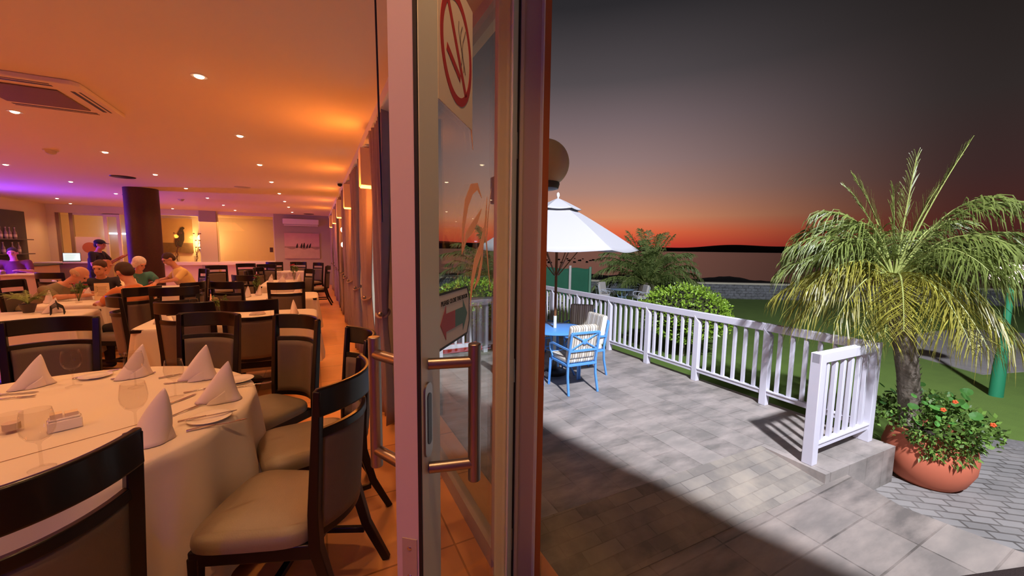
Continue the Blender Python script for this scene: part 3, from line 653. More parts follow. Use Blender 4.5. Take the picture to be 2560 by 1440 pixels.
# ------------------------------------------------------------------ tables with linen
def rbound(hx, hy, rc):
    def b(a):
        c, s = math.cos(a), math.sin(a); e = 2/ (2+10*(1-rc))
        x = math.copysign(abs(c)**e, c)*hx; y = math.copysign(abs(s)**e, s)*hy; return x, y
    return b
def cloth(name, x, y, bnd, drop, label, seg=160, folds=22, amp=.03, group='white table linen', seed=0, z=.752, rz=0):
    rnd = random.Random(seed); ph = [rnd.random()*6 for _ in range(4)]; vv = []; rings = 0
    fs = lambda a: math.sin(folds*a+ph[0]+.7*math.sin(3*a+ph[2]))+.5*math.sin(folds*.53*a+ph[1])
    for s in (.02, .3, .6, .85, .97, .995):
        rings += 1
        for i in range(seg):
            a = 2*PI*i/seg; p = bnd(a); vv.append((p[0]*s, p[1]*s, z if s < .99 else z-.003))
    for q in (0.0, .06, .15, .3, .5, .75, 1.0):
        rings += 1
        for i in range(seg):
            a = 2*PI*i/seg; p = bnd(a); L_ = math.hypot(*p); k = amp*q**.7*fs(a)+.012+.05*q
            vv.append((p[0]*(1+k/L_), p[1]*(1+k/L_), z-.012-(drop-.012)*q+(.008*fs(a) if q == 1 else 0)))
    ff = [(i*seg+j, i*seg+(j+1) % seg, (i+1)*seg+(j+1) % seg, (i+1)*seg+j) for i in range(rings-1) for j in range(seg)]
    ff.append(tuple(range(seg-1, -1, -1)))
    mb = MB().add(vv, [tuple(reversed(q)) for q in ff])
    o = obj(name, mb, M_cloth, ang=0); o.location = (x, y, 0); o.rotation_euler = (0, 0, rz)
    return tag(o, label, 'tablecloth', group)
def table(x, y, hx, hy, label, round_=False, rz=0):
    t = thing('dining_table', label, 'table', (x, y, 0), rz, 'tables under white linen')
    mb = MB().lathe([(hx, .715), (hx, .745)], 48) if round_ else MB().bb(-hx, hx, -hy, hy, .715, .745)
    obj('tabletop', mb, M_wood, t, bevel=.004)
    obj('pedestal', MB().lathe([(.22, 0), (.20, .03), (.05, .06), (.045, .60), (.12, .715)], 20), M_wood, t)
    return t
T1 = (-1.20, 2.43)
table(*T1, .86, .86, 'large round dining table in the foreground under white linen', True)
c1 = cloth('tablecloth', *T1, lambda a: (.865*math.cos(a), .865*math.sin(a)), .70, 'white cloth with soft folds on the large round foreground table', 320, 17, .042)
obj('seam', MB().sweep([(-.9+1.2+.0-.33, -.51, .7535), (.56, -.17, .7535)], rect(.003, .001)), mat('seam_shadow_thread', (170, 140, 112), .9), c1)
TB = [(-3.0, 6.15, .62, .36, 'table at left behind the far left foreground chair'), (-.80, 5.15, .78, .42, 'second table behind the two chair backs'),
      (-.54, 7.15, .54, .46, 'third table beside the curtains'), (-.66, 9.75, .36, .80, 'table crowded with glasses and flowers'),
      (-2.88, 7.65, .38, .65, 'table where the man in orange sits'), (-5.55, 11.4, .55, .5, 'lavender lit table at far left'), (-2.6, 9.3, .42, .42, 'small table in front of the person in teal'), (-.65, 14.2, .55, .42, 'far table under the penguin painting')]
for i, (x, y, hx, hy, nm) in enumerate(TB):
    table(x, y, hx-.01, hy-.01, 'dining table under linen, the '+nm)
    cloth('tablecloth', x, y, rbound(hx, hy, .35), .50, 'white cloth on the '+nm, 96, 14, .018, seed=i+3)

# ------------------------------------------------------------------ table settings
ZT = .7535
def make_glass():
    t = thing('wine_glass', '', 'glass')
    pr_ = [(.030, .0), (.033, .002), (.008, .006), (.0042, .014), (.0040, .085), (.010, .096), (.028, .108), (.039, .128), (.0425, .150), (.040, .176), (.0355, .205), (.0345, .205), (.039, .176), (.0412, .150), (.0375, .130), (.026, .111), (.006, .101)]
    obj('bowl', MB().lathe(pr_, 32, cap=False), M_wine, t, ang=0); return t
g0 = make_glass(); gfirst = [True]
def glass(x, y, lab, z=ZT, s=1.0, grp='wine glasses on the tables'):
    o = g0 if gfirst[0] else copy_tree(g0); gfirst[0] = False
    o.location = (x, y, z); o.scale = (s, s, s); o['label'] = lab; o['group'] = grp; return o
glass(-1.23, 2.96, 'wine glass between the far left napkin and the cutlery on the round table')
glass(-.68, 2.53, 'wine glass left of the two right napkins on the round table', s=.98)
glass(-.92, 2.80, 'wine glass in front of the far middle napkin on the round table')
glass(-.70, 2.10, 'wine glass whose foot is hidden by the nearest mauve napkin', s=1.08)
glass(-.89, 1.90, 'large wine glass nearest the lower left chair on the round table', s=1.06)
def make_napkin(seed):
    rnd = random.Random(seed); ph = rnd.random()*6
    # cone of stiff linen wrapped one and a quarter turn
    def fn(u, v):
        a = -PI*.25+u*2*PI*1.15
        r = (.056+.010*u)*(1-v)**.92*(1+.30*v*(1-v))+.007*(1-v**6)+.001
        r *= 1+.10*math.sin(2*a+ph)*(1-v)
        fl_ = .022*(1-v)**5*math.sin(2*a+ph+1)
        x = (r+fl_)*math.cos(a)*1.05+.050*v**1.3-.012
        return Vector((x, (r+fl_)*math.sin(a)*.80, 0.002+.200*v-.018*(1-v)*max(0, math.sin(a*.5+.4))*0))
    mb = MB().grid(fn, 48, 16); return mb
def napkin(x, y, lab, rz, seed=1, s=1.0):
    t = thing('folded_napkin', lab, 'napkin', (x, y, ZT), rz, 'cone folded napkins'); t.scale = (s, s, s)
    obj('cone', make_napkin(seed), M_nap, t, solid=.003, ang=0)
    fl = MB().grid(lambda u, v: Vector((.070*math.cos(-2.2+2.3*u)*(1-.42*v*u)-.010+.01*v*u, .060*math.sin(-2.2+2.3*u)*(1-.42*v*u), .002+.095*v*(u**.7))), 20, 6)
    obj('fold', fl, M_nap, t, solid=.003, ang=0); return t
napkin(-1.42, 3.05, 'cone napkin at the far left of the round table', .6, 1, .86)
napkin(-.99, 3.04, 'cone napkin behind the middle wine glass on the round table', .2, 2, .95)
napkin(-.64, 2.83, 'tall cone napkin, back one of the pair at the right of the round table', 0, 3, 1.0)
napkin(-.46, 2.38, 'tall cone napkin, front one of the pair at the right rim of the round table', 0, 4, 1.0)
napkin(-.61, 2.00, 'mauve shaded cone napkin nearest the camera on the round table', -.1, 5, 1.05)
def make_knife():
    t = thing('table_knife', '', 'knife')
    obj('handle', MB().sweep([(0, 0, .004), (0, .05, .005), (0, .10, .005)], [rect(.012, .006), rect(.013, .007), rect(.008, .006)]), M_steel, t, bevel=.002)
    obj('blade', MB().prism([(-.004, .10), (.004, .10), (.010, .14), (.009, .20), (.002, .215), (-.004, .205)], .003, .005), M_steel, t); return t
def make_fork():
    t = thing('table_fork', '', 'fork')
    obj('handle', MB().sweep([(0, 0, .004), (0, .06, .003), (0, .12, .006), (0, .145, .004)], [rect(.014, .003), rect(.008, .003), rect(.006, .004), rect(.020, .003)]), M_steel, t, bevel=.001)
    tn = MB()
    for k in range(4): tn.sweep([(-.009+.006*k, .142, .004), (-.009+.006*k, .165, .003), (-.009+.006*k, .195, .006)], rect(.003, .002))
    obj('tines', tn, M_steel, t); return t
k0, f0 = make_knife(), make_fork(); kf = [True, True]
def knife(x, y, rz, lab, z=ZT):
    o = k0 if kf[0] else copy_tree(k0); kf[0] = False; o.location = (x, y, z); o.rotation_euler = (0, 0, rz); o['label'] = lab; o['group'] = 'knives on the round table'
def fork(x, y, rz, lab, z=ZT):
    o = f0 if kf[1] else copy_tree(f0); kf[1] = False; o.location = (x, y, z); o.rotation_euler = (0, 0, rz); o['label'] = lab; o['group'] = 'forks on the round table'
knife(-.57, 2.12, R(-78), 'knife lying on the bread plate at the right rim of the round table', ZT+.012)
knife(-.52, 2.03, R(-80), 'knife in front of the bread plate at the right rim of the round table')
knife(-.72, 2.36, R(-35), 'knife between the nearest napkin and the right wine glass')
fork(-.66, 2.20, R(-40), 'fork behind the nearest mauve napkin')
fork(-.66, 2.58, R(-70), 'fork beside the pair of right napkins')
knife(-.58, 2.60, R(-85), 'knife between the two right napkins')
fork(-.45, 2.56, R(-85), 'fork at the right rim behind the front napkin')
knife(-1.30, 3.12, R(-50), 'knife behind the far left wine glass')
fork(-1.10, 3.02, R(-75), 'fork left of the far middle napkin')
knife(-.86, 2.93, R(-70), 'knife right of the far middle napkin')
fork(-.80, 2.80, R(-95), 'fork beside the middle wine glass')
knife(-1.56, 2.94, R(-95), 'knife at the far left edge of the round table')
fork(-1.52, 2.86, R(-95), 'fork in front of the far left napkin')
def plate(x, y, lab, r=.085, z=ZT):
    o = obj('bread_plate', MB().lathe([(r*.55, 0), (r*.62, .004), (r*.95, .010), (r, .012), (r*.96, .013), (r*.6, .006), (.001, .005)], 36, cap=False), M_china, ang=0); o.location = (x, y, z)
    return tag(o, lab, 'plate', 'bread plates on the round table')
plate(-.46, 2.14, 'white bread plate with a knife at the right rim of the round table')
plate(-.44, 2.70, 'white bread plate behind the front right napkin')
plate(-1.20, 3.12, 'white bread plate behind the far left wine glass', .075)
tb_ = thing('tumbler', 'short glass tumbler at the left edge of the round table', 'glass', (-1.17, 2.34, ZT))
obj('body', MB().lathe([(.033, 0), (.036, .08), (.0345, .08), (.031, .012)], 24), M_wine, tb_); obj('candle', MB().lathe([(.026, .012), (.026, .04)], 20), mat('candle_wax', (214, 196, 170), .5), tb_)
sb = thing('sachet_holder', 'small cream sachet holder behind the large wine glass', 'holder', (-.99, 2.29, ZT), R(25))
obj('box', MB().bb(-.05, .05, -.03, .03, 0, .045).bb(-.045, .045, -.026, .026, .045, .055), M_china, sb, bevel=.004)
obj('sachets', MB().bb(-.040, -.005, -.02, .02, .055, .075).bb(.002, .04, -.018, .022, .055, .07), mat('paper_sachets', (226, 206, 180), .8), sb)
# far tables: glasses, napkins, flowers
nz = ZT
def farset(tx, ty, spots, nm):
    for i, (dx, dy, kind) in enumerate(spots):
        x, y = tx+dx, ty+dy
        if kind == 'g': glass(x, y, 'wine glass %s on the %s' % (ordn[[q[2] for q in spots[:i]].count('g')]+' from the left', nm), nz, 1.0, 'wine glasses on the farther tables')
        elif kind == 'n': napkin(x, y, 'cone napkin %s on the %s' % (ordn[[q[2] for q in spots[:i]].count('n')]+' from the left', nm), dx*3, 7, .85)['group'] = 'napkins on the farther tables'
farset(-3.0, 6.15, [(-.35, .0, 'n'), (.15, .15, 'g'), (.30, .1, 'n')], 'left table behind the near round table')
farset(-.80, 5.15, [(-.62, -.1, 'n'), (-.42, .2, 'g'), (.18, .12, 'n'), (.32, -.05, 'g'), (.55, -.05, 'n')], 'second white table')
farset(-.54, 7.15, [(-.42, .0, 'n'), (-.30, .22, 'n'), (-.05, .15, 'g'), (.25, .0, 'n')], 'third white table')
farset(-.66, 9.75, [(-.32, -.2, 'g'), (-.25, .3, 'n'), (-.18, -.1, 'g'), (-.10, .45, 'g'), (-.02, .1, 'n'), (.06, -.2, 'g'), (.14, .35, 'g'), (.22, -.05, 'g'), (.3, .2, 'n')], 'table crowded with glasses')
farset(-2.88, 7.65, [(-.30, -.35, 'n'), (-.18, -.2, 'g'), (-.05, -.05, 'n'), (.10, -.25, 'g'), (.22, .0, 'n'), (.3, .25, 'g')], 'table of the man in orange')
farset(-2.6, 9.3, [(-.3, -.1, 'g'), (-.05, .0, 'g')], 'small table before the person in teal')
farset(-5.55, 11.4, [(-.1, -.2, 'n'), (.25, -.1, 'g'), (.4, .1, 'n')], 'lavender table')
cup = thing('coffee_cup', 'white cup at the left corner of the second white table', 'cup', (-1.30, 5.05, nz))
obj('body', MB().lathe([(.022, 0), (.036, .05), (.04, .065), (.037, .065), (.03, .03)], 20), M_china, cup)
obj('handle', MB().tube([Vector((.036+.022*math.sin(q), 0, .035+.02*math.cos(q))) for q in [PI*i/8 for i in range(9)]], .004, 6), M_china, cup)
mn = thing('menu_card', 'upright cream menu card on the table of the man in orange', 'menu', (-2.72, 7.45, nz), R(10))
obj('front', moved(MB().bb(-.075, .075, -.002, .002, 0, .24), Matrix.Rotation(R(-9), 4, 'X')), mat('cream_menu_paper', (232, 206, 160), .7), mn)
obj('back', moved(MB().bb(-.075, .075, -.002, .002, 0, .24), Matrix.Translation((0, .075, 0)) @ Matrix.Rotation(R(9), 4, 'X')), MATS['cream_menu_paper'], mn)
ml_ = MB()
for q in range(7): ml_.bb(-.05+.006*(q % 3), .05-.006*(q % 2), -.0032, -.0022, .06+.02*q, .066+.02*q)
obj('menu_lines', moved(ml_, Matrix.Rotation(R(-9), 4, 'X')), mat('menu_print', (150, 116, 80), .7), mn)
def flowers(name, x, y, lab, hgt, cols, z=nz, seed=1, spread=.06):
    rn = random.Random(seed); t = thing(name, lab, 'flowers', (x, y, z))
    obj('vase', MB().lathe([(.03, 0), (.034, .01), (.026, hgt*.35), (.034, hgt*.45), (.031, hgt*.45), (.022, .02)], 16), M_wine, t)
    st = MB(); lv = MB(); bl = MB()
    for i in range(7):
        p = Vector((rn.uniform(-spread, spread), rn.uniform(-spread, spread), hgt*rn.uniform(.75, 1)))
        st.tube([(0, 0, .02), p*.5+Vector((0, 0, .02)), p], .003, 5)
        for q in range(4):
            a = rn.random()*6.3; c = p*rn.uniform(.5, .95)
            lv.add([c, c+Vector((.03*math.cos(a), .03*math.sin(a), .03)), c+Vector((.05*math.cos(a+.3), .05*math.sin(a+.3), .01)), c+Vector((.03*math.cos(a+.6), .03*math.sin(a+.6), -.01))], [(0, 1, 2, 3)])
        if i < len(cols)*2:
            for q in range(6):
                a = q*PI/3; bl.ball(p+Vector((.015*math.cos(a), .015*math.sin(a), .008)), (.013, .013, .010), 8, 5)
    obj('stems', st, mat('flower_stem', (84, 104, 52), .6), t); obj('leaves', lv, mat('flower_leaf', (86, 116, 60), .5, island=.3), t, solid=.001)
    obj('blooms', bl, mat('bloom_%s' % name, cols[0], .6), t); return t
flowers('rose_vase', -2.86, 7.20, 'vase with a dark red rose and pale leaves before the olive shirted person', .30, [(150, 34, 40)], seed=2)
flowers('flower_vase', -.46, 10.1, 'tall vase with two red blooms on the crowded glass table', .42, [(196, 30, 60)], seed=3, spread=.10)
flowers('leaf_vase', -1.0, 5.42, 'small vase of grey green leaves on the second white table', .22, [(150, 140, 100)], seed=4)
flowers('anthurium_vase', -.86, 7.35, 'thin vase with one dark red bloom on the third white table', .34, [(110, 24, 30)], seed=5, spread=.03)
def fern(x, y, z, lab, n, ln, seed, m=M_palmD, pot=True):
    rn = random.Random(seed); t = thing('potted_fern', lab, 'plant', (x, y, z), 0, 'leafy plants in the dining room')
    ph = .14 if z < .1 else .07
    obj('pot', MB().lathe([(.6*ph, 0), (ph, .9*ph*1.6), (ph*.9, .9*ph*1.6), (ph*.8, .8*ph*1.6)], 20), mat('dark_pot', (70, 56, 50), .5), t)
    mb = MB()
    for i in range(n):
        a = rn.random()*2*PI; l = ln*rn.uniform(.7, 1.1); dr = rn.uniform(.4, 1.1); b = Vector((0, 0, ph*1.4)); pts = []
        for q in range(9):
            s = q/8; pts.append(b+Vector((math.cos(a)*l*s*.75, math.sin(a)*l*s*.75, l*(s*.9-dr*s*s*.65))))
        for q in range(1, 9):
            d = (pts[q]-pts[q-1]).normalized(); sd = d.cross(Vector((0, 0, 1))).normalized()
            for sg_ in (-1, 1):
                tip = pts[q]+(sd*sg_*.6+d*.6-Vector((0, 0, .15)))*l*.22*math.sin(PI*(q+.6)/9.5)
                mb.add([pts[q]-d*.008, tip, pts[q]+d*.012], [(0, 1, 2)])
        mb.tube(pts, [.004-.0003*q for q in range(9)], 4)
    obj('leaves', mb, m, t, smooth=False); return t
fern(-2.78, 10.95, 0, 'feathery green plant just right of the dark column', 26, .78, 1)
fern(-2.95, 6.38, nz, 'dark green table plant near the right end of the left table', 30, .26, 2)
fern(-3.42, 6.05, nz, 'dark green table plant at the far left edge of the photo', 30, .28, 3)
wrk = thing('card_rack', 'curved dark wire rack on the left table', 'rack', (-2.62, 6.15, nz), R(20))
for q in range(6):
    y = -.10+.04*q
    obj('hoop', MB().tube([(-.05, y, 0), (-.045, y, .10-.012*q), (0, y, .14-.014*q), (.045, y, .10-.012*q), (.05, y, 0)], .004, 6), M_dark, wrk)
obj('spine', MB().tube([(0, -.13, .16), (0, -.02, .12), (0, .08, .075), (0, .13, .0)], .006, 6), M_dark, wrk)
bx = thing('service_stand', 'lavender lit white box stand with papers behind the left table', 'stand', (-4.28, 9.25, 0))
obj('body', MB().bb(-.22, .22, -.2, .2, 0, .98), mat('lavender_lit_linen', (206, 190, 206), .85), bx, bevel=.01); obj('top_cloth', MB().bb(-.24, .24, -.22, .22, .98, 1.0), M_cloth, bx, bevel=.004)  # white linen with the violet room light put into its colour
bx.location = (-4.55, 9.9, 0)

# ------------------------------------------------------------------ people
def limb(mb, a, b, r0, r1, n=10):
    a, b = Vector(a), Vector(b); mb.tube([a, (a+b)/2, b], [r0, (r0+r1)/2*1.03, r1], n); mb.ball(a, r0, 10, 8); mb.ball(b, r1, 10, 8); return mb
def hand(mb, w, d, side):
    d = Vector(d).normalized(); s = d.cross(Vector((0, 0, 1))).normalized(); u = s.cross(d)
    w = Vector(w); mb.tube([w, w+d*.05, w+d*.085], [.024, .036, .034], 8, asp=.5, up=s)
    for i in range(4):
        b = w+d*.08+s*(.027-.018*i); l = (.062, .072, .068, .052)[i]
        mb.tube([b, b+d*l*.5-u*.006, b+d*l-u*.026], [.0092, .0085, .007], 6)
    mb.tube([w+d*.03+s*side*.03, w+d*.06+s*side*.055-u*.01, w+d*.085+s*side*.06-u*.02], [.012, .0105, .0085], 6)
def person(name, label, loc, rz, J, shirt, hairc, hair='short', trousers=(50, 46, 48), skin=M_skin, sleeve=.55, cap=None, vox=.011):
    """J: joints in local coordinates, +Y is where the person faces"""
    t = thing(name, label, 'person', loc, rz)
    V = {k: Vector(v) for k, v in J.items()}
    body = MB()
    P, Cc, Nk, Hd = V['pelvis'], V['chest'], V['neck'], V['head']
    body.tube([P, (P+Cc)/2, Cc, (Cc+Nk)/2+Vector((0, 0, .02)), Nk], [.135, .125, .145, .11, .058], 14)
    fw_ = V.get('look', Vector((0, 1, 0))).normalized(); upv = V.get('hup', Vector((0, 0, 1))); sd = fw_.cross(upv).normalized(); upv = sd.cross(fw_)
    limb(body, Nk-Vector((0, 0, .03)), Hd-upv*.06, .055, .052)
    HM = Matrix(((sd.x, fw_.x, upv.x), (sd.y, fw_.y, upv.y), (sd.z, fw_.z, upv.z)))
    hb = MB()
    hb.ball((0, -.012, .02), (.074, .094, .094), 20, 14); hb.ball((0, .028, -.05), (.056, .064, .066), 16, 12); hb.ball((0, .066, -.085), (.026, .022, .022), 10, 8)
    hb.tube([(0, .082, .022), (0, .104, -.022), (0, .088, -.032)], [.009, .0165, .012], 8)
    hb.tube([(-.05, .07, .034), (0, .089, .038), (.05, .07, .034)], [.01, .012, .01], 8)
    hb.tube([(-.022, .082, -.062), (0, .090, -.063), (.022, .082, -.062)], [.006, .008, .006], 8)
    for s in (-1, 1): hb.ball((s*.077, -.012, -.01), (.012, .022, .034), 10, 8)
    body.add([HM @ Vector(q)+Hd for q in hb.v], hb.f)
    sh = MB()
    sh.tube([P, (P+Cc)/2, Cc, (Cc+Nk)/2+Vector((0, 0, .015)), Nk-Vector((0, 0, .012))], [.150, .145, .162, .125, .066], 16)
    for s, n in ((-1, 'l'), (1, 'r')):
        S, E, W = V['sh_'+n], V['el_'+n], V['wr_'+n]
        limb(body, S, E, .050, .040); limb(body, E, W, .040, .026); hand(body, W, (W-E)+Vector((0, 0, -.02)), -s)
        limb(body, Cc+Vector((0, 0, .06)), S, .07, .052)
        limb(sh, Cc+Vector((0, 0, .06)), S, .10, .066)
        if sleeve >= 1: limb(sh, S, E, .066, .055); limb(sh, E, E+(W-E)*.9, .055, .038)
        else: limb(sh, S, S+(E-S)*min(1, sleeve*1.3), .066, .060)
        Kn, An = V['kn_'+n], V['an_'+n]; Hp = P+Vector(((V['sh_r']-V['sh_l']).normalized()*s*.095))
        limb(body, Hp, Kn, .078, .052); limb(body, Kn, An, .05, .034); limb(body, An-Vector((0, 0, .02)), An+Vector((0, .15, -.045)), .034, .030)
    obj('body', body, skin, t, remesh=vox, sm=3)
    obj('shirt', sh, shirt, t, remesh=.014, sm=5)
    tr = MB(); tr.ball(P, (.165, .14, .12), 14, 10); shoe = MB()
    for s, n in ((-1, 'l'), (1, 'r')):
        Kn, An = V['kn_'+n], V['an_'+n]; Hp = P+Vector(((V['sh_r']-V['sh_l']).normalized()*s*.095))
        limb(tr, Hp, Kn, .092, .064); limb(tr, Kn, An, .063, .048)
        limb(shoe, An-Vector((0, .02, .03)), An+Vector((0, .17, -.045)), .046, .038)
    obj('trousers', tr, mat('trousers_%d_%d_%d' % trousers, trousers, .8), t, remesh=.014, sm=4)
    obj('shoes', shoe, M_dark, t, remesh=.014, sm=2)
    hm = MB(); hmat = mat('hair_%d_%d_%d' % hairc, hairc, .7, var=.3, vs_=40)
    if hair == 'short':
        hm.ball((0, -.022, .040), (.082, .096, .088), 20, 14); hm.ball((0, -.055, -.015), (.074, .062, .07), 14, 10)
    elif hair == 'full':
        hm.ball((0, -.025, .045), (.096, .105, .095), 20, 14); hm.ball((0, -.06, -.02), (.09, .07, .09), 14, 10)
        for s in (-1, 1): hm.ball((s*.075, -.02, -.01), (.03, .055, .07), 12, 8)
    elif hair == 'rim':
        hm.ball((0, -.05, -.005), (.083, .066, .05), 16, 10)
        for s in (-1, 1): hm.ball((s*.068, -.025, .01), (.02, .06, .035), 12, 8)
    M4 = HM.to_4x4(); M4.translation = Hd
    obj('hair', moved(hm, M4), hmat, t, remesh=.010, sm=2)
    ey = MB()
    for s in (-1, 1): ey.ball((s*.030, .0795, .012), (.012, .009, .008), 10, 8)
    obj('eyes', moved(ey, M4), mat('dark_eyes', (60, 44, 38), .2), t)
    if cap:
        cp = MB().ball((0, -.015, .055), (.092, .106, .075), 20, 12); cp.tube([(-.07, .085, .048), (0, .10, .055), (.07, .085, .048)], .008, 6)
        cp.prism([(-.07, .06), (.07, .06), (.062, .13), (.03, .165), (-.03, .165), (-.062, .13)], .042, .052)
        obj('cap', moved(cp, M4), cap, t, remesh=.008, sm=2)
    return t
def seated(lean=.1, hl=0, reach=.38, tz=.80, headlook=(0, 1, -.2), hup=(0, .2, 1), side=0, drop=0):
    c = Vector((0, lean, .88-drop)); n = Vector((side*.2, lean*1.55, 1.10-drop*1.2)); h = Vector((side*.4, lean*1.55+.06+hl, 1.26-drop*1.6))
    J = dict(pelvis=(0, 0, .56), chest=c, neck=n, head=h, look=headlook, hup=hup)
    for s, k in ((-1, 'l'), (1, 'r')):
        S = c+Vector((s*.19, .02, .13)); J['sh_'+k] = S; J['el_'+k] = (s*.25, lean+.16, .86-drop*.5); J['wr_'+k] = (s*.14, lean+reach, tz+.02)
        J['kn_'+k] = (s*.11, .44, .50); J['an_'+k] = (s*.12, .42, .09)
    return J
M_or = mat('orange_shirt', (204, 124, 74), .85); M_ol = mat('olive_grey_shirt', (128, 118, 92), .85); M_te = mat('teal_top', (70, 132, 126), .85)
M_ye = mat('pale_yellow_shirt', (238, 208, 128), .85); M_bk = mat('black_shirt', (36, 30, 38), .85); M_rd = mat('dark_red_shirt', (110, 56, 62), .85); M_nv = mat('dark_navy_top', (46, 42, 56), .85)
person('person', 'person in an orange shirt with dark hair leaning over the table, seen from the side', (-1.92, 6.28, 0), face(-.80, .60), seated(.10, .04, .40, .80, (.1, 1, -.75), (0, .7, 1), 0, .04), M_or, (58, 38, 30))
person('person', 'person in an olive shirt with thin hair bending low over the table', (-3.58, 7.72, 0), face(.98, -.05), seated(.26, .10, .45, .80, (0, .7, -.8), (0, .9, .7), 0, .10), M_ol, (190, 160, 130), 'rim')
person('person', 'person in a dark top facing the camera beyond the menu card', (-3.15, 8.72, 0), face(.25, -.95), seated(.14, .04, .40, .80, (.3, .9, -.3), (0, .3, 1), 0, .06), M_nv, (74, 48, 36))
person('person', 'white haired person in a teal top, turned away', (-3.15, 9.9, 0), face(.55, -.85), seated(.18, .05, .40, .80, (-.4, .8, -.5), (0, .4, 1), 0, .05), M_te, (236, 218, 204), 'full')
person('person', 'person in a pale yellow shirt with dark hair, head bowed to the left', (-2.30, 10.1, 0), face(-.85, -.45), seated(.16, .05, .40, .80, (0, .85, -.6), (0, .5, 1)), M_ye, (66, 42, 32))
Jm = dict(pelvis=(0, 0, .84), chest=(0, .05, 1.16), neck=(0, .08, 1.36), head=(0, .13, 1.52), look=(0, 1, -.15), hup=(0, .15, 1))
for s, k in ((-1, 'l'), (1, 'r')):
    Jm['sh_'+k] = (s*.20, .06, 1.30); Jm['kn_'+k] = (s*.11, .03, .46); Jm['an_'+k] = (s*.12, -.02, .08)
Jm['el_l'] = (-.26, .20, 1.08); Jm['wr_l'] = (-.16, .42, 1.22); Jm['el_r'] = (.27, .10, 1.04); Jm['wr_r'] = (.10, .28, 1.04)
person('person', 'person in a black cap and dark shirt standing with a guitar before the glass partition', (-4.78, 12.9, 0), face(.92, -.10), Jm, M_bk, (40, 30, 28), 'short', (40, 38, 44), sleeve=.5, cap=mat('black_cap', (22, 20, 24), .8))
gt = thing('guitar', 'pale wooden guitar held by the person in the black cap', 'guitar', (-4.55, 12.84, 1.00), face(.92, -.10))
obj('guitar_body', MB().add(*(lambda: (lambda b: (b.v, b.f))(MB().prism([(.04+.19*math.cos(a)*(1+.18*math.cos(2*a)), .17*math.sin(a)) for a in [2*PI*i/36 for i in range(36)]], -.045, .045, Matrix(((.80, 0, 0, .12), (0, 0, 1, .04), (-.35, 1, 0, 0), (0, 0, 0, 1))))))()), mat('guitar_spruce', (206, 150, 96), .4), gt, bevel=.006)
obj('neck', MB().sweep([(-.02, .06, .06), (-.30, .16, .20), (-.50, .22, .30)], rect(.045, .022)), mat('guitar_neck_wood', (150, 90, 60), .4), gt); obj('headstock', MB().sweep([(-.50, .22, .30), (-.62, .26, .35)], rect(.065, .018)), M_wood, gt)
person('person', 'person in a dark red shirt behind the bar at the far left edge', (-6.22, 13.2, 0), face(.2, -.95), {**Jm, 'pelvis': (0, 0, .66), 'chest': (0, .06, .96), 'neck': (0, .09, 1.15), 'head': (0, .13, 1.31), 'sh_l': (-.20, .06, 1.09), 'sh_r': (.20, .06, 1.09), 'el_l': (-.26, .18, .88), 'wr_l': (-.14, .40, .92), 'el_r': (.26, .18, .88), 'wr_r': (.14, .40, .92), 'kn_l': (-.11, .30, .46), 'kn_r': (.11, .30, .46)}, M_rd, (50, 36, 34))
hm_ = thing('paper_menu', 'pale folded paper menu held up right of the man in orange', 'menu', (-2.62, 8.1, .90), R(30))
obj('sheet', moved(MB().bb(-.09, .09, -.001, .001, 0, .15), Matrix.Rotation(R(-50), 4, 'X')), mat('pale_paper', (240, 226, 190), .7), hm_); obj('flap', moved(MB().bb(-.09, .09, -.001, .001, 0, .12), Matrix.Rotation(R(-75), 4, 'X')), MATS['pale_paper'], hm_)

# ------------------------------------------------------------------ ground outside
ZD, ZW, ZL = -.40, -.49, -.78
struct('terrace', MB().prism([(.98, 2.24), (3.95, 2.16), (3.95, 1.60), (5.20, 1.55), (5.20, 10.2), (3.8, 10.2), (3.8, 6.75), (.98, 6.75)], -.95, ZD), M_deck)
struct('ramp', MB().add([(.98, 2.24, ZD), (3.95, 2.16, ZD), (3.95, 1.60, ZW+.004), (.98, 1.66, ZW+.004), (.98, 2.24, -.9), (3.95, 2.16, -.9), (3.95, 1.6, -.9), (.98, 1.66, -.9)],
    [(3, 2, 1, 0), (0, 1, 5, 4), (1, 2, 6, 5), (2, 3, 7, 6), (3, 0, 4, 7)]), M_ramp)
struct('walkway', MB().prism([(.98, -3.5), (4.3, -3.5), (4.28, .58), (4.17, 1.16), (4.32, 1.585), (3.95, 1.60), (.98, 1.66)], -.9, ZW), M_pale)
struct('paving', MB().prism([(4.2, -4), (9.5, -4), (8.0, .6), (7.55, 1.28), (6.6, 1.75), (5.19, 1.9), (4.2, 1.6)], -.95, ZL), M_pave)
kb = MB().sweep([(8.4, -.3, ZL+.01), (7.95, .65, ZL+.01), (7.55, 1.28, ZL+.01), (7.1, 1.6, ZL+.01), (6.6, 1.75, ZL+.01), (5.25, 1.9, ZL+.01)], rect(.22, .05))
struct('kerb', kb, mat('kerb_cobble', (120, 118, 116), .9, var=.6, vs_=16, bump=.8, bs=20))
wpts = [(1.2, 23.6), (6, 20.46), (18.92, 11.96), (26, 7.3), (32, 3)]
struct('lawn', MB().prism([(.98, 10.1), (1.2, 23.6)]+wpts[1:]+[(32, -14), (4.5, -14), (4.3, -4), (5.1, 1.5), (5.1, 10.1)], -1.1, ZL-.015), M_grass)
struct('garden_path', MB().prism([(11.6, 2.35), (12.3, 3.7), (14.5, 4.6), (18.3, 4.3), (19.5, 2.2), (17, -1.5), (13.2, 1.9)], ZL-.1, ZL), mat('grey_path_gravel', (150, 146, 142), .9, var=.25, vs_=6, bump=.5, bs=80))
wl_ = MB(); cp_ = MB()
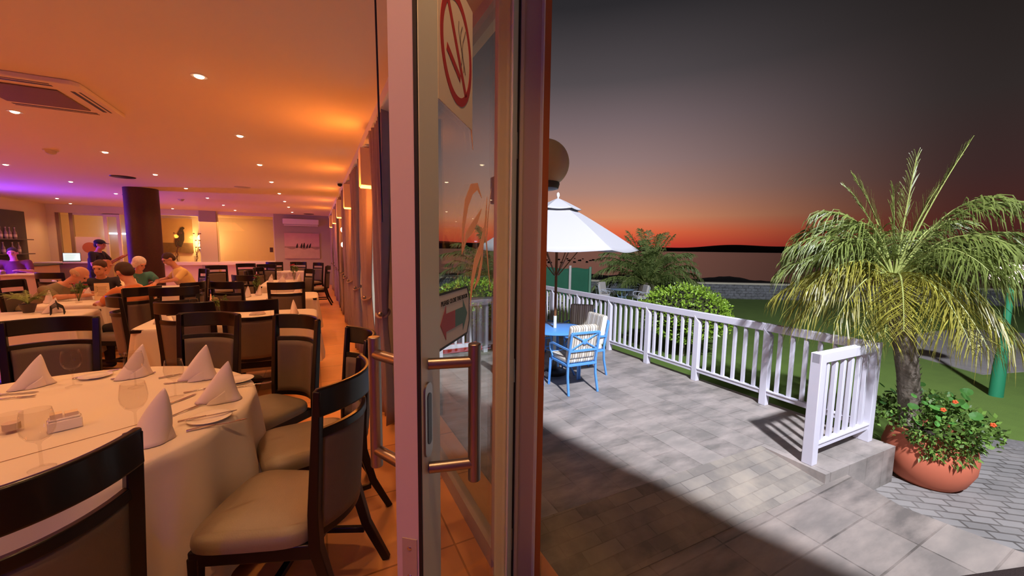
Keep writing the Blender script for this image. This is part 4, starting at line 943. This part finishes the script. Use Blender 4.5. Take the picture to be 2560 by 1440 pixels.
wl_.sweep([(*p, -.72) for p in wpts], rect(.4, 1.30)); cp_.sweep([(*p, -.035) for p in wpts], rect(.46, .07))
sw_ = struct('stone_wall', wl_, M_stone); obj('coping', cp_, mat('pale_coping', (204, 198, 176), .8), sw_)
# shore, sea, hills
rn = random.Random(5)
def shore(u, v):
    a = R(8+75*u); d = 31+9*v+math.sin(u*23)*1.2
    z = -3.1+2.5*math.sin(PI*min(1, v*1.0+.02))**.6*(.96+.05*math.sin(u*31)+.03*math.sin(u*77+v*5)+.03*rn.random())
    return Vector((d*math.sin(a), d*math.cos(a), z))
struct('shore_rocks', MB().grid(shore, 130, 8), mat('black_shore_rock', (30, 28, 28), .9, bump=.8, bs=3))
m = mat('dusk_sea', (104, 72, 70), .28, bump=.25, bs=.6, stretch=(.25, 1, 1)); struct('sea', MB().prism([(0, 18), (-600, 5500), (1500, 6200), (5600, 3000), (6000, -700), (36, -20), (34, 5), (28, 9), (20, 14), (8, 22), (0, 27)], -3.3, -3.0), m)
def hill(u, v):
    a = R(4+84*u); h = 26+8*math.sin(u*9)+5*math.sin(u*21+1)+3*math.sin(u*53); d = 3300+400*v
    return Vector((d*math.sin(a), d*math.cos(a), -3+(h*2.0)*math.sin(PI*v)))
struct('far_hills', MB().grid(hill, 160, 6), mat('hill_scrub', (62, 44, 42), 1.0))
r0_ = MB(); r0_.ball((0, 0, 0), (.75, .5, .38), 10, 6)
r0_.v = [tuple(Vector(q)*(1+.25*math.sin(7*q[0]+3*q[1])) for q in [q])[0] for q in r0_.v]
RX = [(87.9, 145.1), (84.4, 134.5), (70.3, 110.5), (93.5, 139.3), (74.9, 109.9), (105.8, 150.6), (91.7, 129.1), (82.3, 112.7), (114.9, 157.1), (96.8, 128.7), (114.8, 150.4), (87.4, 112.1), (101.9, 128.3), (107.2, 133.1)]
rk0 = None
for i, (x, y) in enumerate(RX):
    if rk0 is None: o = rk0 = obj('sea_rock', r0_, mat('wet_rock', (34, 28, 30), .8))
    else: o = rk0.copy(); COL.objects.link(o)
    o.location = (x, y, -2.9); s = rn.uniform(.7, 1.25); o.scale = (s, s, s); o.rotation_euler = (0, 0, rn.random()*6)
    tag(o, 'one of the small dark rocks in the sea under the white parasol', 'rock', 'small rocks in the sea')

# ------------------------------------------------------------------ white railings
def railing(name, p0, p1, label, posts, nb, endcap=(0, 0), out=1):
    p0, p1 = Vector((*p0, ZD)), Vector((*p1, ZD)); d = (p1-p0); Ln = d.length; d.normalize(); ang = math.atan2(d.y, d.x)
    t = thing(name, label, 'railing', p0, ang, 'white terrace railings')
    obj('top_rail', MB().bb(-.045+endcap[0], Ln+.045+endcap[1], -.035, .035, .955, 1.05), M_railw, t, bevel=.006)
    ch = lambda cx, w_, dp, z0, z1: MB().add([(cx-w_/2, -dp/2, z0), (cx+w_/2, -dp/2, z0), (cx+w_/2, dp/2, z0), (cx-w_/2, dp/2, z0), (cx-w_/2, -dp/2, z1), (cx+w_/2, -dp/2, z1-w_*1.1), (cx+w_/2, dp/2, z1-w_*1.1), (cx-w_/2, dp/2, z1)],
                                      [(3, 2, 1, 0), (4, 5, 6, 7), (0, 1, 5, 4), (1, 2, 6, 5), (2, 3, 7, 6), (3, 0, 4, 7)])
    for i, s in enumerate(posts):
        flat = (s < .01 or s > Ln-.01) and nb == 6 and len(posts) == 2
        if flat: obj('post', MB().bb(s-.045, s+.045, -.045, .045, 0, 1.05), M_railw, t, bevel=.005)
        else:
            c = ch(s, .085, .085, .0, .99); obj('post', c, M_railw, t, bevel=.004)
    for a, b in zip(posts[:-1], posts[1:]):
        obj('bottom_rail', MB().bb(a+.045, b-.045, -.03, .03, .135, .185).bb(a+.045, b-.045, -.042, .018, .185, .20), M_railw, t, bevel=.003)
        for k in range(nb):
            s = a+(b-a)*(k+1)/(nb+1); obj('baluster', ch(s, .042, .036, .19, .965), M_railw, t, bevel=.003)
    return t
railing('terrace_railing', (4.03, 1.77), (5.08, 1.755), 'short white front railing beside the terracotta pot', [0, 1.05], 6)
railing('terrace_railing', (5.08, 9.75), (5.08, 1.76), 'long white railing running along the right side of the terrace', [0, 1.0, 2.0, 3.0, 4.02, 4.99, 5.95, 6.96, 7.95], 6)
railing('terrace_railing', (3.72, 6.62), (1.02, 6.55), 'white railing across the far end of the terrace, seen through the door glass', [0, .92, 1.8, 2.66], 5)

# ------------------------------------------------------------------ parasol table group
um = thing('parasol', 'white canvas garden parasol with brown pole through the blue table', 'parasol', (3.30, 4.98, ZD))
NS, RC = 6, 1.24; Z0 = 1.55-ZD; ZA = 2.27-ZD
def can(rc, za, zr, sag, off=R(-30)):
    def fn(u, v):
        a = off+u*2*PI; k = u*NS; w_ = k-math.floor(k); e = math.cos(PI/NS)/math.cos(2*PI/NS*(w_-.5)) if 0 < w_ < 1 else 1.0
        rr = rc*v*e; z = za-(za-zr)*(v**1.12)-sag*v*v*math.sin(PI*w_)
        return Vector((rr*math.cos(a), rr*math.sin(a), z))
    return MB().grid(fn, NS*10, 12, closed=True)
obj('canopy', can(RC, ZA, Z0, .035), M_umb, um, solid=.004, ang=25)
obj('vent_cap', can(.36, ZA+.05, ZA-.12, .015), M_umb, um, solid=.004, ang=25)
obj('finial', MB().lathe([(.012, ZA+.03), (.012, ZA+.06), (.026, ZA+.085), (.022, ZA+.12), (.002, ZA+.14)], 14), M_whiteP, um)
obj('pole', MB().tube([(0, 0, .2), (0, 0, ZA)], .021, 14), M_teak, um)
obj('lower_pole', MB().tube([(0, 0, .06), (0, 0, .92)], .026, 14), M_alu, um)
for k in range(NS):
    a = R(-30)+k*2*PI/NS
    obj('rib', MB().sweep([(.03*math.cos(a), .03*math.sin(a), ZA-.03), (RC*.5*math.cos(a), RC*.5*math.sin(a), ZA-.36), (RC*.97*math.cos(a), RC*.97*math.sin(a), Z0+.005)], rect(.016, .02)), M_teak, um)
    obj('strut', MB().tube([(.03*math.cos(a), .03*math.sin(a), 1.55), (RC*.5*math.cos(a), RC*.5*math.sin(a), ZA-.37)], .008, 6), M_teak, um)
obj('base', MB().lathe([(.19, 0), (.19, .05), (.05, .08), (.04, .3)], 24), M_dark, um)
for s in (-1, 1): obj('wheel', MB().tube([(-.20, s*.10-.02, .04), (-.20, s*.10+.02, .04)], .04, 14), M_alu, um)
def make_garden_table(met, label, loc):
    tb2 = thing('garden_table', label, 'table', loc)
    obj('tabletop', MB().lathe([(.028, .70), (.46, .70), (.475, .71), (.475, .722), (.46, .73), (.028, .73)], 48, cap=False), met, tb2)
    for k in range(4):
        a = PI/4+k*PI/2; obj('leg', MB().tube([(.30*math.cos(a), .30*math.sin(a), .70), (.14*math.cos(a), .14*math.sin(a), .40), (.33*math.cos(a), .33*math.sin(a), 0)], .016, 8), met, tb2)
    obj('hoop', MB().tube([(.15*math.cos(q), .15*math.sin(q), .40) for q in [2*PI*i/20 for i in range(21)]], .010, 6), met, tb2)
    return tb2
make_garden_table(M_blue, 'round sky blue metal garden table under the parasol', (3.30, 4.98, ZD))
def make_patio(met, cush, label, nm='garden_chair'):
    t = thing(nm, label, 'chair', (0, 0, ZD))
    for s in (-1, 1):
        obj('leg', MB().sweep([(s*.245, .24, 0), (s*.235, .225, .40)], rect(.028, .028)), met, t, bevel=.004)
        obj('leg', MB().sweep([(s*.235, -.27, 0), (s*.225, -.22, .25), (s*.222, -.215, .45), (s*.22, -.29, .85)], rect(.028, .028), (0, 1, 0)), met, t, bevel=.004)
        obj('armrest', MB().sweep([(s*.23, -.25, .62), (s*.255, -.05, .635), (s*.265, .12, .645), (s*.265, .20, .62), (s*.255, .215, .54), (s*.245, .16, .45), (s*.235, .20, .40)], rect(.030, .016), (1, 0, 0)), met, t, bevel=.003)
    obj('seat_frame', MB().bb(-.235, .235, .20, .235, .385, .415).bb(-.235, .235, -.235, -.20, .385, .415).bb(-.24, -.21, -.2, .2, .385, .415).bb(.21, .24, -.2, .2, .385, .415).bb(-.21, .21, -.2, .2, .395, .405), met, t, bevel=.004)
    yb = lambda z: -.215-(z-.45)*.1875
    bk = MB().sweep([(-.22, yb(.85), .85), (.22, yb(.85), .85)], rect(.024, .03)); bk.sweep([(-.22, yb(.60), .60), (.22, yb(.60), .60)], rect(.022, .03))
    bk.sweep([(-.215, yb(.61), .61), (0, yb(.725), .725), (.215, yb(.84), .84)], rect(.016, .018)); bk.sweep([(.215, yb(.61), .61), (0, yb(.725), .725), (-.215, yb(.84), .84)], rect(.016, .018))
    bk.ball((0, yb(.725)-.004, .725), (.042, .014, .042), 18, 10)
    obj('back_panel', bk, met, t, bevel=.003)
    c1_ = MB().bb(-.225, .225, -.19, .23, .41, .50); obj('seat_cushion', c1_, cush, t, bevel=.035, seg=4)
    mm = Matrix.Translation((0, -.165, .50)) @ Matrix.Rotation(R(10.5), 4, 'X')
    obj('back_cushion', moved(MB().bb(-.215, .215, -.05, .05, -.02, .45), mm), cush, t, bevel=.035, seg=4)
    return t
G = 'blue garden chairs round the parasol table'
pc = make_patio(M_blue, M_strip, 'blue garden chair with striped cushions, seen from behind, nearest the camera'); pc['group'] = G
def put(o, x, y, fx, fy): o.location = (x, y, ZD); o.rotation_euler = (0, 0, face(fx, fy))
for x, y, fx, fy, lab in ((3.74, 4.80, -1, .05, 'blue garden chair with striped cushions at the right of the blue table by the railing'),
                          (2.60, 4.80, 1, .05, 'blue garden chair at the left of the table, mostly hidden by the door post'),
                          (3.58, 5.86, -.1, -1, 'blue garden chair behind the table next to the door post, cushion in shade'),
                          (4.22, 5.55, -.7, -.7, 'blue garden chair on the far right side of the table, cushion in shade')):
    o = copy_tree(pc, label=lab); put(o, x, y, fx, fy); o['group'] = G
put(pc, 3.19, 4.33, .05, 1)
# far white garden set on the lawn
M_fw = mat('pale_blue_white_paint', (200, 208, 220), .5)
fc = make_patio(M_fw, mat('pale_cushion', (206, 202, 196), .8), 'pale garden chair far on the lawn, left of the small table'); fc['group'] = 'pale garden chairs far on the lawn'
fc.location = (10.9, 12.80, ZL-.02); fc.rotation_euler = (0, 0, face(.9, -.4))
o = copy_tree(fc, (11.9, 11.65, ZL-.02), face(-.8, .3), 'pale garden chair far on the lawn, right of the small table')
o = copy_tree(fc, (11.35, 13.15, ZL-.02), face(.2, -1), 'pale garden chair far on the lawn, behind the small table')
make_garden_table(mat('pale_blue_paint', (150, 178, 210), .5), 'small round pale blue table far on the lawn', (11.4, 12.2, ZL-.02))

# ------------------------------------------------------------------ globe lamp, floodlight, lamp post
gl = thing('globe_lamp', 'unlit cream globe lamp with grey base beside the doorway', 'wall lamp', (1.17, 1.90, 2.03))
obj('globe', MB().ball((0, 0, 0), .132, 32, 20), mat('cream_globe', (244, 226, 188), .35, spec=.4, transl=.3), gl)
obj('base', MB().lathe([(.055, -.145), (.075, -.14), (.082, -.115), (.078, -.098), (.07, -.09)], 28), mat('grey_lamp_metal', (90, 98, 100), .4), gl)
obj('bracket', MB().tube([(0, 0, -.14), (-.05, 0, -.17), (-.31, 0, -.17)], .012, 8), MATS['grey_lamp_metal'], gl); obj('wall_plate', MB().bb(-.315, -.295, -.05, .05, -.24, -.10), MATS['grey_lamp_metal'], gl)
fl_ = thing('floodlight', 'black floodlight housing high on the outer wall', 'floodlight', (1.08, -3.35, 7.7))
obj('housing', MB().bb(-.12, -.02, -.15, .15, -.12, .12), M_dark, fl_, bevel=.01); obj('arm', MB().bb(-.16, -.12, -.03, .03, -.03, .03), M_dark, fl_)
M_green = mat('green_lamp_post_paint', (40, 130, 92), .5)
lpst = thing('garden_lamp', 'green garden lamp post with glowing pinkish mushroom head on the lawn', 'lamp', (10.06, 1.87, ZL-.02))
obj('post', MB().lathe([(.085, 0), (.08, .5), (.05, .95), (.04, 1.92)], 20), M_green, lpst)
obj('head', MB().lathe([(.05, 1.92), (.24, 1.95), (.25, 2.0), (.20, 2.12), (.08, 2.20), (.002, 2.21)], 28), mat('lit_lamp_head', (255, 225, 230), .4, emit=(255, 214, 222), es=3.0), lpst)
lamp('garden_lamp_glow', 'POINT', (9.9, 1.86, 1.45), 25, (1, .82, .85), .2)

# ------------------------------------------------------------------ planting
def leafmass(n, fn, size, rn, aspect=.45, droop=.0):
    mb = MB()
    for i in range(n):
        c, nrm = fn(); nrm = nrm.normalized()
        d = Vector((rn.gauss(0, 1), rn.gauss(0, 1), rn.gauss(0, .7)+.25)).normalized(); d = (d+nrm*.7).normalized(); s = d.cross(Vector((rn.gauss(0, 1), rn.gauss(0, 1), rn.gauss(0, 1)))).normalized()
        l = size*rn.uniform(.6, 1.2); w_ = l*aspect; k = Vector((0, 0, -droop*l))
        mb.add([c, c+d*l*.45+s*w_*.5, c+d*l+k, c+d*l*.45-s*w_*.5], [(0, 1, 2, 3)])
    return mb
def bush(name, x, y, zc, rx, ry, rz, label, n, size, seed, trunk=True, m=M_leafB, zb=ZL-.02):
    rn = random.Random(seed); t = thing(name, label, 'bush', (x, y, zb), 0); C = Vector((0, 0, zc-zb))
    def fn():
        while True:
            q = Vector((rn.gauss(0, 1), rn.gauss(0, 1), rn.gauss(0, 1)))
            if q.length > .1: break
        q.normalize(); k = rn.uniform(.82, 1.0)
        lump = 1+.05*math.sin(9*q.x+3*q.z)+.05*math.sin(8*q.y-5*q.z)
        p = Vector((q.x*rx, q.y*ry, q.z*rz))*k*lump
        return C+p, Vector((q.x/rx, q.y/ry, q.z/rz))
    obj('foliage', leafmass(n, fn, size, rn), m, t, smooth=False)
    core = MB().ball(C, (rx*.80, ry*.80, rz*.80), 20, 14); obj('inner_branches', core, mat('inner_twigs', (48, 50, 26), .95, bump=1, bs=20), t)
    if trunk: obj('trunk', MB().tube([(0, 0, 0), (.03, .02, (zc-zb)*.5), (0, 0, zc-zb)], [.06, .05, .04], 8), M_bark, t)
    return t
bush('round_bush', 7.28, 5.82, .17, .95, .95, .62, 'large bright green rounded bush behind the long railing', 5200, .085, 1)
bush('round_bush', 3.35, 8.75, .25, .95, .9, .55, 'rounded green bush seen through the door glass', 3000, .085, 2)
bush('round_bush', 6.55, 10.0, -.15, .36, .36, .38, 'small shrub in front of the green screen', 700, .08, 3, m=mat('mixed_leaf', (128, 140, 70), .5, island=.5))
gs = thing('green_screen', 'green shade cloth screen on posts at the far left of the lawn', 'fence', (0, 0, ZL-.02))
SP = [(9.1, 16.05), (9.6, 15.8), (10.74, 15.01), (11.71, 14.74)]
for i, (a, b) in enumerate(zip(SP[:-1], SP[1:])):
    obj('cloth_panel', MB().grid(lambda u, v: Vector((a[0]+(b[0]-a[0])*u, a[1]+(b[1]-a[1])*u, .05+1.42*v+.03*math.sin(u*6)*v)), 12, 6), mat('green_shade_cloth', (44, 112, 84), .8, var=.15, vs_=3), gs, solid=.01)
for i, p in enumerate(SP): obj('post', MB().tube([(p[0]-.05, p[1]-.06, 0), (p[0]-.05, p[1]-.06, 1.54 if i != 2 else 1.6)], .065, 10), M_whiteP if i == 2 else mat('pale_green_post', (120, 170, 142), .6), gs)

def frond_mesh(P, n, ll, fold, droop, rn, rach=.012, wid=.016, ch=.15):
    """P: list of points of the rachis; leaflets in a V with droop. returns (rachis, leaflets)"""
    P = [Vector(p) for p in P]; K = len(P)-1
    def at(s):
        s = max(0, min(.9999, s))*K; i = int(s); return P[i].lerp(P[i+1], s-i)
    mb = MB(); ra = MB().tube(P, [rach*(1-.75*i/K) for i in range(K+1)], 5)
    for i in range(n):
        s = .16+.84*(i+.5)/n; c = at(s); d = (at(s+.02)-at(s-.02)).normalized()
        sd = d.cross(Vector((0, 0, 1)))
        if sd.length < .05: sd = Vector((1, 0, 0))
        sd.normalize(); nn = sd.cross(d).normalized()
        l = ll*(.55+.45*math.sin(PI*min(1, (s-.1)*1.05)))*(1 if s < .93 else .8)
        for sg in (-1, 1):
            l2 = l*rn.uniform(.75, 1.15)
            o = (sd*sg*fold+d*(1.0-.4*fold+ .3*s)+nn*.22).normalized()
            o = (o+Vector((rn.gauss(0, ch), rn.gauss(0, ch), rn.gauss(0, ch*.8)))).normalized(); dr_ = droop*rn.uniform(.6, 1.5)
            w_ = wid*rn.uniform(.8, 1.15); wv = (d*.9+nn*.3).normalized()*w_*.5
            p1 = c+o*l2*.45+Vector((0, 0, -dr_*l2*.16)); p2 = c+o*l2*.8+Vector((0, 0, -dr_*l2*.5)); p3 = c+o*l2*.96+Vector((0, 0, -dr_*l2*.95))
            mb.add([c-wv*.6, c+wv*.6, p1+wv, p1-wv, p2+wv*.7, p2-wv*.7, p3], [(0, 1, 2, 3), (3, 2, 4, 5), (5, 4, 6)])
    return ra, mb
def bez(p0, p1, p2, n=14): return [Vector(p0)*(1-t)**2+Vector(p1)*2*t*(1-t)+Vector(p2)*t*t for t in [i/n for i in range(n+1)]]
# potted palm
PX, PY = 5.58, 1.42
pp = thing('potted_palm', 'palm in a big round terracotta pot with trailing nasturtiums beside the railing', 'plant', (PX, PY, ZL))
obj('pot', MB().lathe([(.235, 0), (.29, .06), (.345, .20), (.352, .32), (.325, .45), (.30, .51), (.31, .525), (.315, .555), (.29, .56), (.275, .50), (.27, .40)], 48, cap=False), M_terra, pp)
obj('soil', MB().lathe([(.275, .44), (.275, .47)], 32), mat('dark_soil', (46, 36, 28), 1.0), pp)
CR = Vector((5.30, 1.74, 1.27))-Vector((PX, PY, ZL))
tk = [Vector((-.16, .09, .44)), Vector((-.20, .12, .75)), Vector((-.25, .14, 1.1)), Vector((-.28, .20, 1.5)), CR-Vector((0, 0, .12)), CR+Vector((0, 0, .04))]
sc2 = MB().tube(tk, [.085, .082, .086, .09, .10, .06], 20); rn = random.Random(9)
for i in range(240):
    s = rn.random()*4.2; q = int(s); c = tk[q].lerp(tk[q+1], s-q); a = rn.random()*2*PI; o = Vector((math.cos(a), math.sin(a), 0)); tt = Vector((-o.y, o.x, 0))
    b = c+o*.078; sc2.add([b-tt*.022, b+tt*.022, b+o*.03+Vector((0, 0, .055)), b+o*.012+Vector((0, 0, .02))], [(0, 1, 2), (0, 3, 1), (0, 2, 3), (1, 3, 2)])
obj('trunk', sc2, M_bark, pp, smooth=False)
vd = Vector((5.30, 1.74, 0)).normalized(); er = Vector((vd.y, -vd.x, 0)); et_ = -vd
FR = [(.39, 1.30, .0, .0, .30, 0), (.06, 1.22, .1, .0, .25, 0), (-.39, 1.08, .0, .1, .35, 0), (-.47, 1.02, -.2, .1, .4, 0), (-.08, .95, -.1, .0, .3, 0), (.20, .85, .1, .05, .3, 0),
      (-.64, .72, .1, .45, .8, 0), (-.83, .50, -.15, .5, .9, 0), (-.92, .22, .05, .55, .9, 0), (-.93, .06, .25, .5, .9, 0), (-.98, -.24, .15, .5, .9, 1), (-.74, -.62, .35, .55, .9, 1),
      (-.20, -.70, .55, .5, .9, 1), (-.02, -.66, .60, .45, .9, 1), (.30, -.54, .50, .5, .9, 1), (.62, -.70, .45, .55, .9, 1), (.82, -.66, .15, .6, .9, 1),
      (.86, .62, .05, .75, .8, 0), (.98, .40, -.2, .5, .9, 0), (1.10, .25, .1, .45, .9, 0), (1.0, -.15, .2, .6, .9, 0), (.70, .35, .3, .5, .9, 0), (.55, .15, .55, .5, .9, 0),
      (-.50, .30, .45, .5, .9, 0), (-.65, -.10, .5, .5, .9, 1), (-.35, .55, .3, .45, .8, 0), (.40, .60, -.4, .4, .8, 0), (-.30, .40, -.6, .5, .9, 0), (.15, .45, -.7, .5, .9, 0), (.70, .0, -.6, .5, .9, 0), (-.75, .10, -.5, .5, .9, 0), (-.55, -.45, -.3, .6, .9, 1), (.45, -.40, -.35, .6, .9, 1), (-.85, .36, .2, .5, .9, 0), (-.80, -.42, .25, .55, .9, 1), (.10, -.5, .7, .5, .9, 1), (.50, -.60, .6, .5, .9, 1), (.80, .10, .35, .55, .9, 0), (.75, -.45, .0, .6, .9, 0), (-.40, -.55, .5, .5, .9, 1), (-.6, .62, -.3, .45, .9, 0), (.62, .78, .1, .5, .8, 0)]
for i, (a, b, c, h, fo, yl) in enumerate(FR):
    rn = random.Random(100+i); b = b if b > -.3 else -.3+(b+.3)*.55; tip = CR+er*a+et_*c+Vector((0, 0, b)); mid = CR+er*a*.45+et_*c*.45+Vector((0, 0, b*.5+h))
    if h < .2: mid = CR+er*a*.40+et_*c*.4+Vector((0, 0, b*.55+h))
    ra, lf = frond_mesh(bez(CR, mid, tip), 50, .34 if fo > .6 else .24, fo, .9 if h > .2 else .15, rn, .010, .0125, .16 if fo > .6 else .07)
    fo_ = obj('frond', lf, M_palmY if yl else M_palm, pp, smooth=False)
    obj('rachis', ra, mat('frond_stalk', (150, 160, 90), .5), fo_)
# planting in the pot
rn = random.Random(31)
def pf():
    a = rn.random()*2*PI; r = math.sqrt(rn.random()); x, y = math.cos(a)*r*.47, math.sin(a)*r*.47
    z = .50+.34*(1-.6*r*r)*rn.random()+.10*rn.random()
    return Vector((x, y, z)), Vector((x, y, .4))
under = leafmass(1500, pf, .055, rn, .6)
def tr_():
    a = rn.uniform(-2.9, .4); a = math.atan2(et_.y, et_.x)+rn.uniform(-.5, 1.15); r = .315+.06*rn.random(); z = .60-.26*rn.random()**1.5*(1 if abs(a-math.atan2(et_.y, et_.x)-.35) < .6 else .5)
    return Vector((math.cos(a)*r, math.sin(a)*r, z)), Vector((math.cos(a), math.sin(a), .2))
t2 = leafmass(620, tr_, .045, rn, .55, .5); under.add(t2.v, t2.f)
obj('trailing_foliage', under, mat('pot_foliage', (100, 132, 56), .45, island=.5, transl=.15), pp, smooth=False)
rl = MB()
for i in range(64):
    a = rn.random()*2*PI; r = .38*math.sqrt(rn.random()); c = Vector((math.cos(a)*r*1.1, math.sin(a)*r*1.1, .64+.30*rn.random())); nrm = Vector((rn.gauss(0, .5)-.4, rn.gauss(0, .5)-.2, 1)).normalized()
    u_ = nrm.orthogonal().normalized(); v_ = nrm.cross(u_); s = rn.uniform(.026, .048)
    rl.add([c-nrm*.006]+[c+(u_*math.cos(2*PI*k/10)+v_*math.sin(2*PI*k/10))*s for k in range(10)], [(0, 1+k, 1+(k+1) % 10) for k in range(10)])
obj('round_leaves', rl, mat('nasturtium_leaf', (84, 140, 62), .45, island=.4, transl=.2), pp, smooth=False)
for i, (a, b, c) in enumerate(((-.16, .98, .22), (.04, .86, .34), (.36, .78, .22), (.12, .92, .20))):
    p = er*a+et_*c+Vector((0, 0, b)); fm = MB()
    for k in range(5):
        q = 2*PI*k/5; fm.ball(p+er*.012*math.cos(q)+Vector((0, 0, .012*math.sin(q)))+et_*.004, (.011, .011, .011), 8, 6)
    obj('flower', fm, mat('orange_petal', (232, 92, 40), .5), pp)
# date palms on the far lawn
def datepalm(x, y, label, n, ln, seed):
    t = thing('date_palm', label, 'palm', (x, y, ZL-.02)); rn = random.Random(seed)
    obj('trunk', MB().lathe([(.42, 0), (.48, .25), (.40, .6), (.2, .8)], 20), M_bark, t); c0 = Vector((0, 0, .55))
    for i in range(n):
        a = i*2.39996+rn.uniform(-.2, .2); e = 1.42-1.25*((i+.5)/n)**1.0+rn.uniform(-.1, .1); l = ln*rn.uniform(.9, 1.1)
        d = Vector((math.cos(a)*math.cos(e), math.sin(a)*math.cos(e), math.sin(e)))
        mid = c0+d*l*.62+Vector((0, 0, l*.12)); tip = c0+Vector((d.x, d.y, 0))*l*(1.0 if d.z < .7 else 1.25)+Vector((0, 0, d.z*l*.80-l*.36*(1-d.z*.75)))
        if e > 1.2: tip = c0+d*l*.95+Vector((d.x, d.y, -.1))*l*.25
        ra, lf = frond_mesh(bez(c0, mid, tip, 12), 44, .50, .72, .75, rn, .03, .034, .10)
        fo_ = obj('frond', lf, M_palmD, t, smooth=False); fo_.data.materials[0] = M_palmD
        obj('rachis', ra, MATS['frond_stalk'], fo_)
    return t
datepalm(14.7, 13.95, 'bushy date palm on the lawn in the middle distance, right of the parasol', 64, 2.9, 3)
datepalm(8.0, 17.8, 'dark date palm seen through the door glass', 40, 3.2, 4)
mt_ = obj('dark_sheet', MB().bb(-.42, .42, -.5, .5, 0, .015), mat('dark_brown_rough', (44, 30, 26), .95, bump=.8, bs=120), bevel=.004); mt_.location = (3.62, .16, ZW); mt_.rotation_euler = (0, 0, R(-18)); tag(mt_, 'flat dark brown sheet corner on the paving at the lower right edge of the photo', 'mat')  # thin dark brown sheet laid on the paving for a blurred dark patch
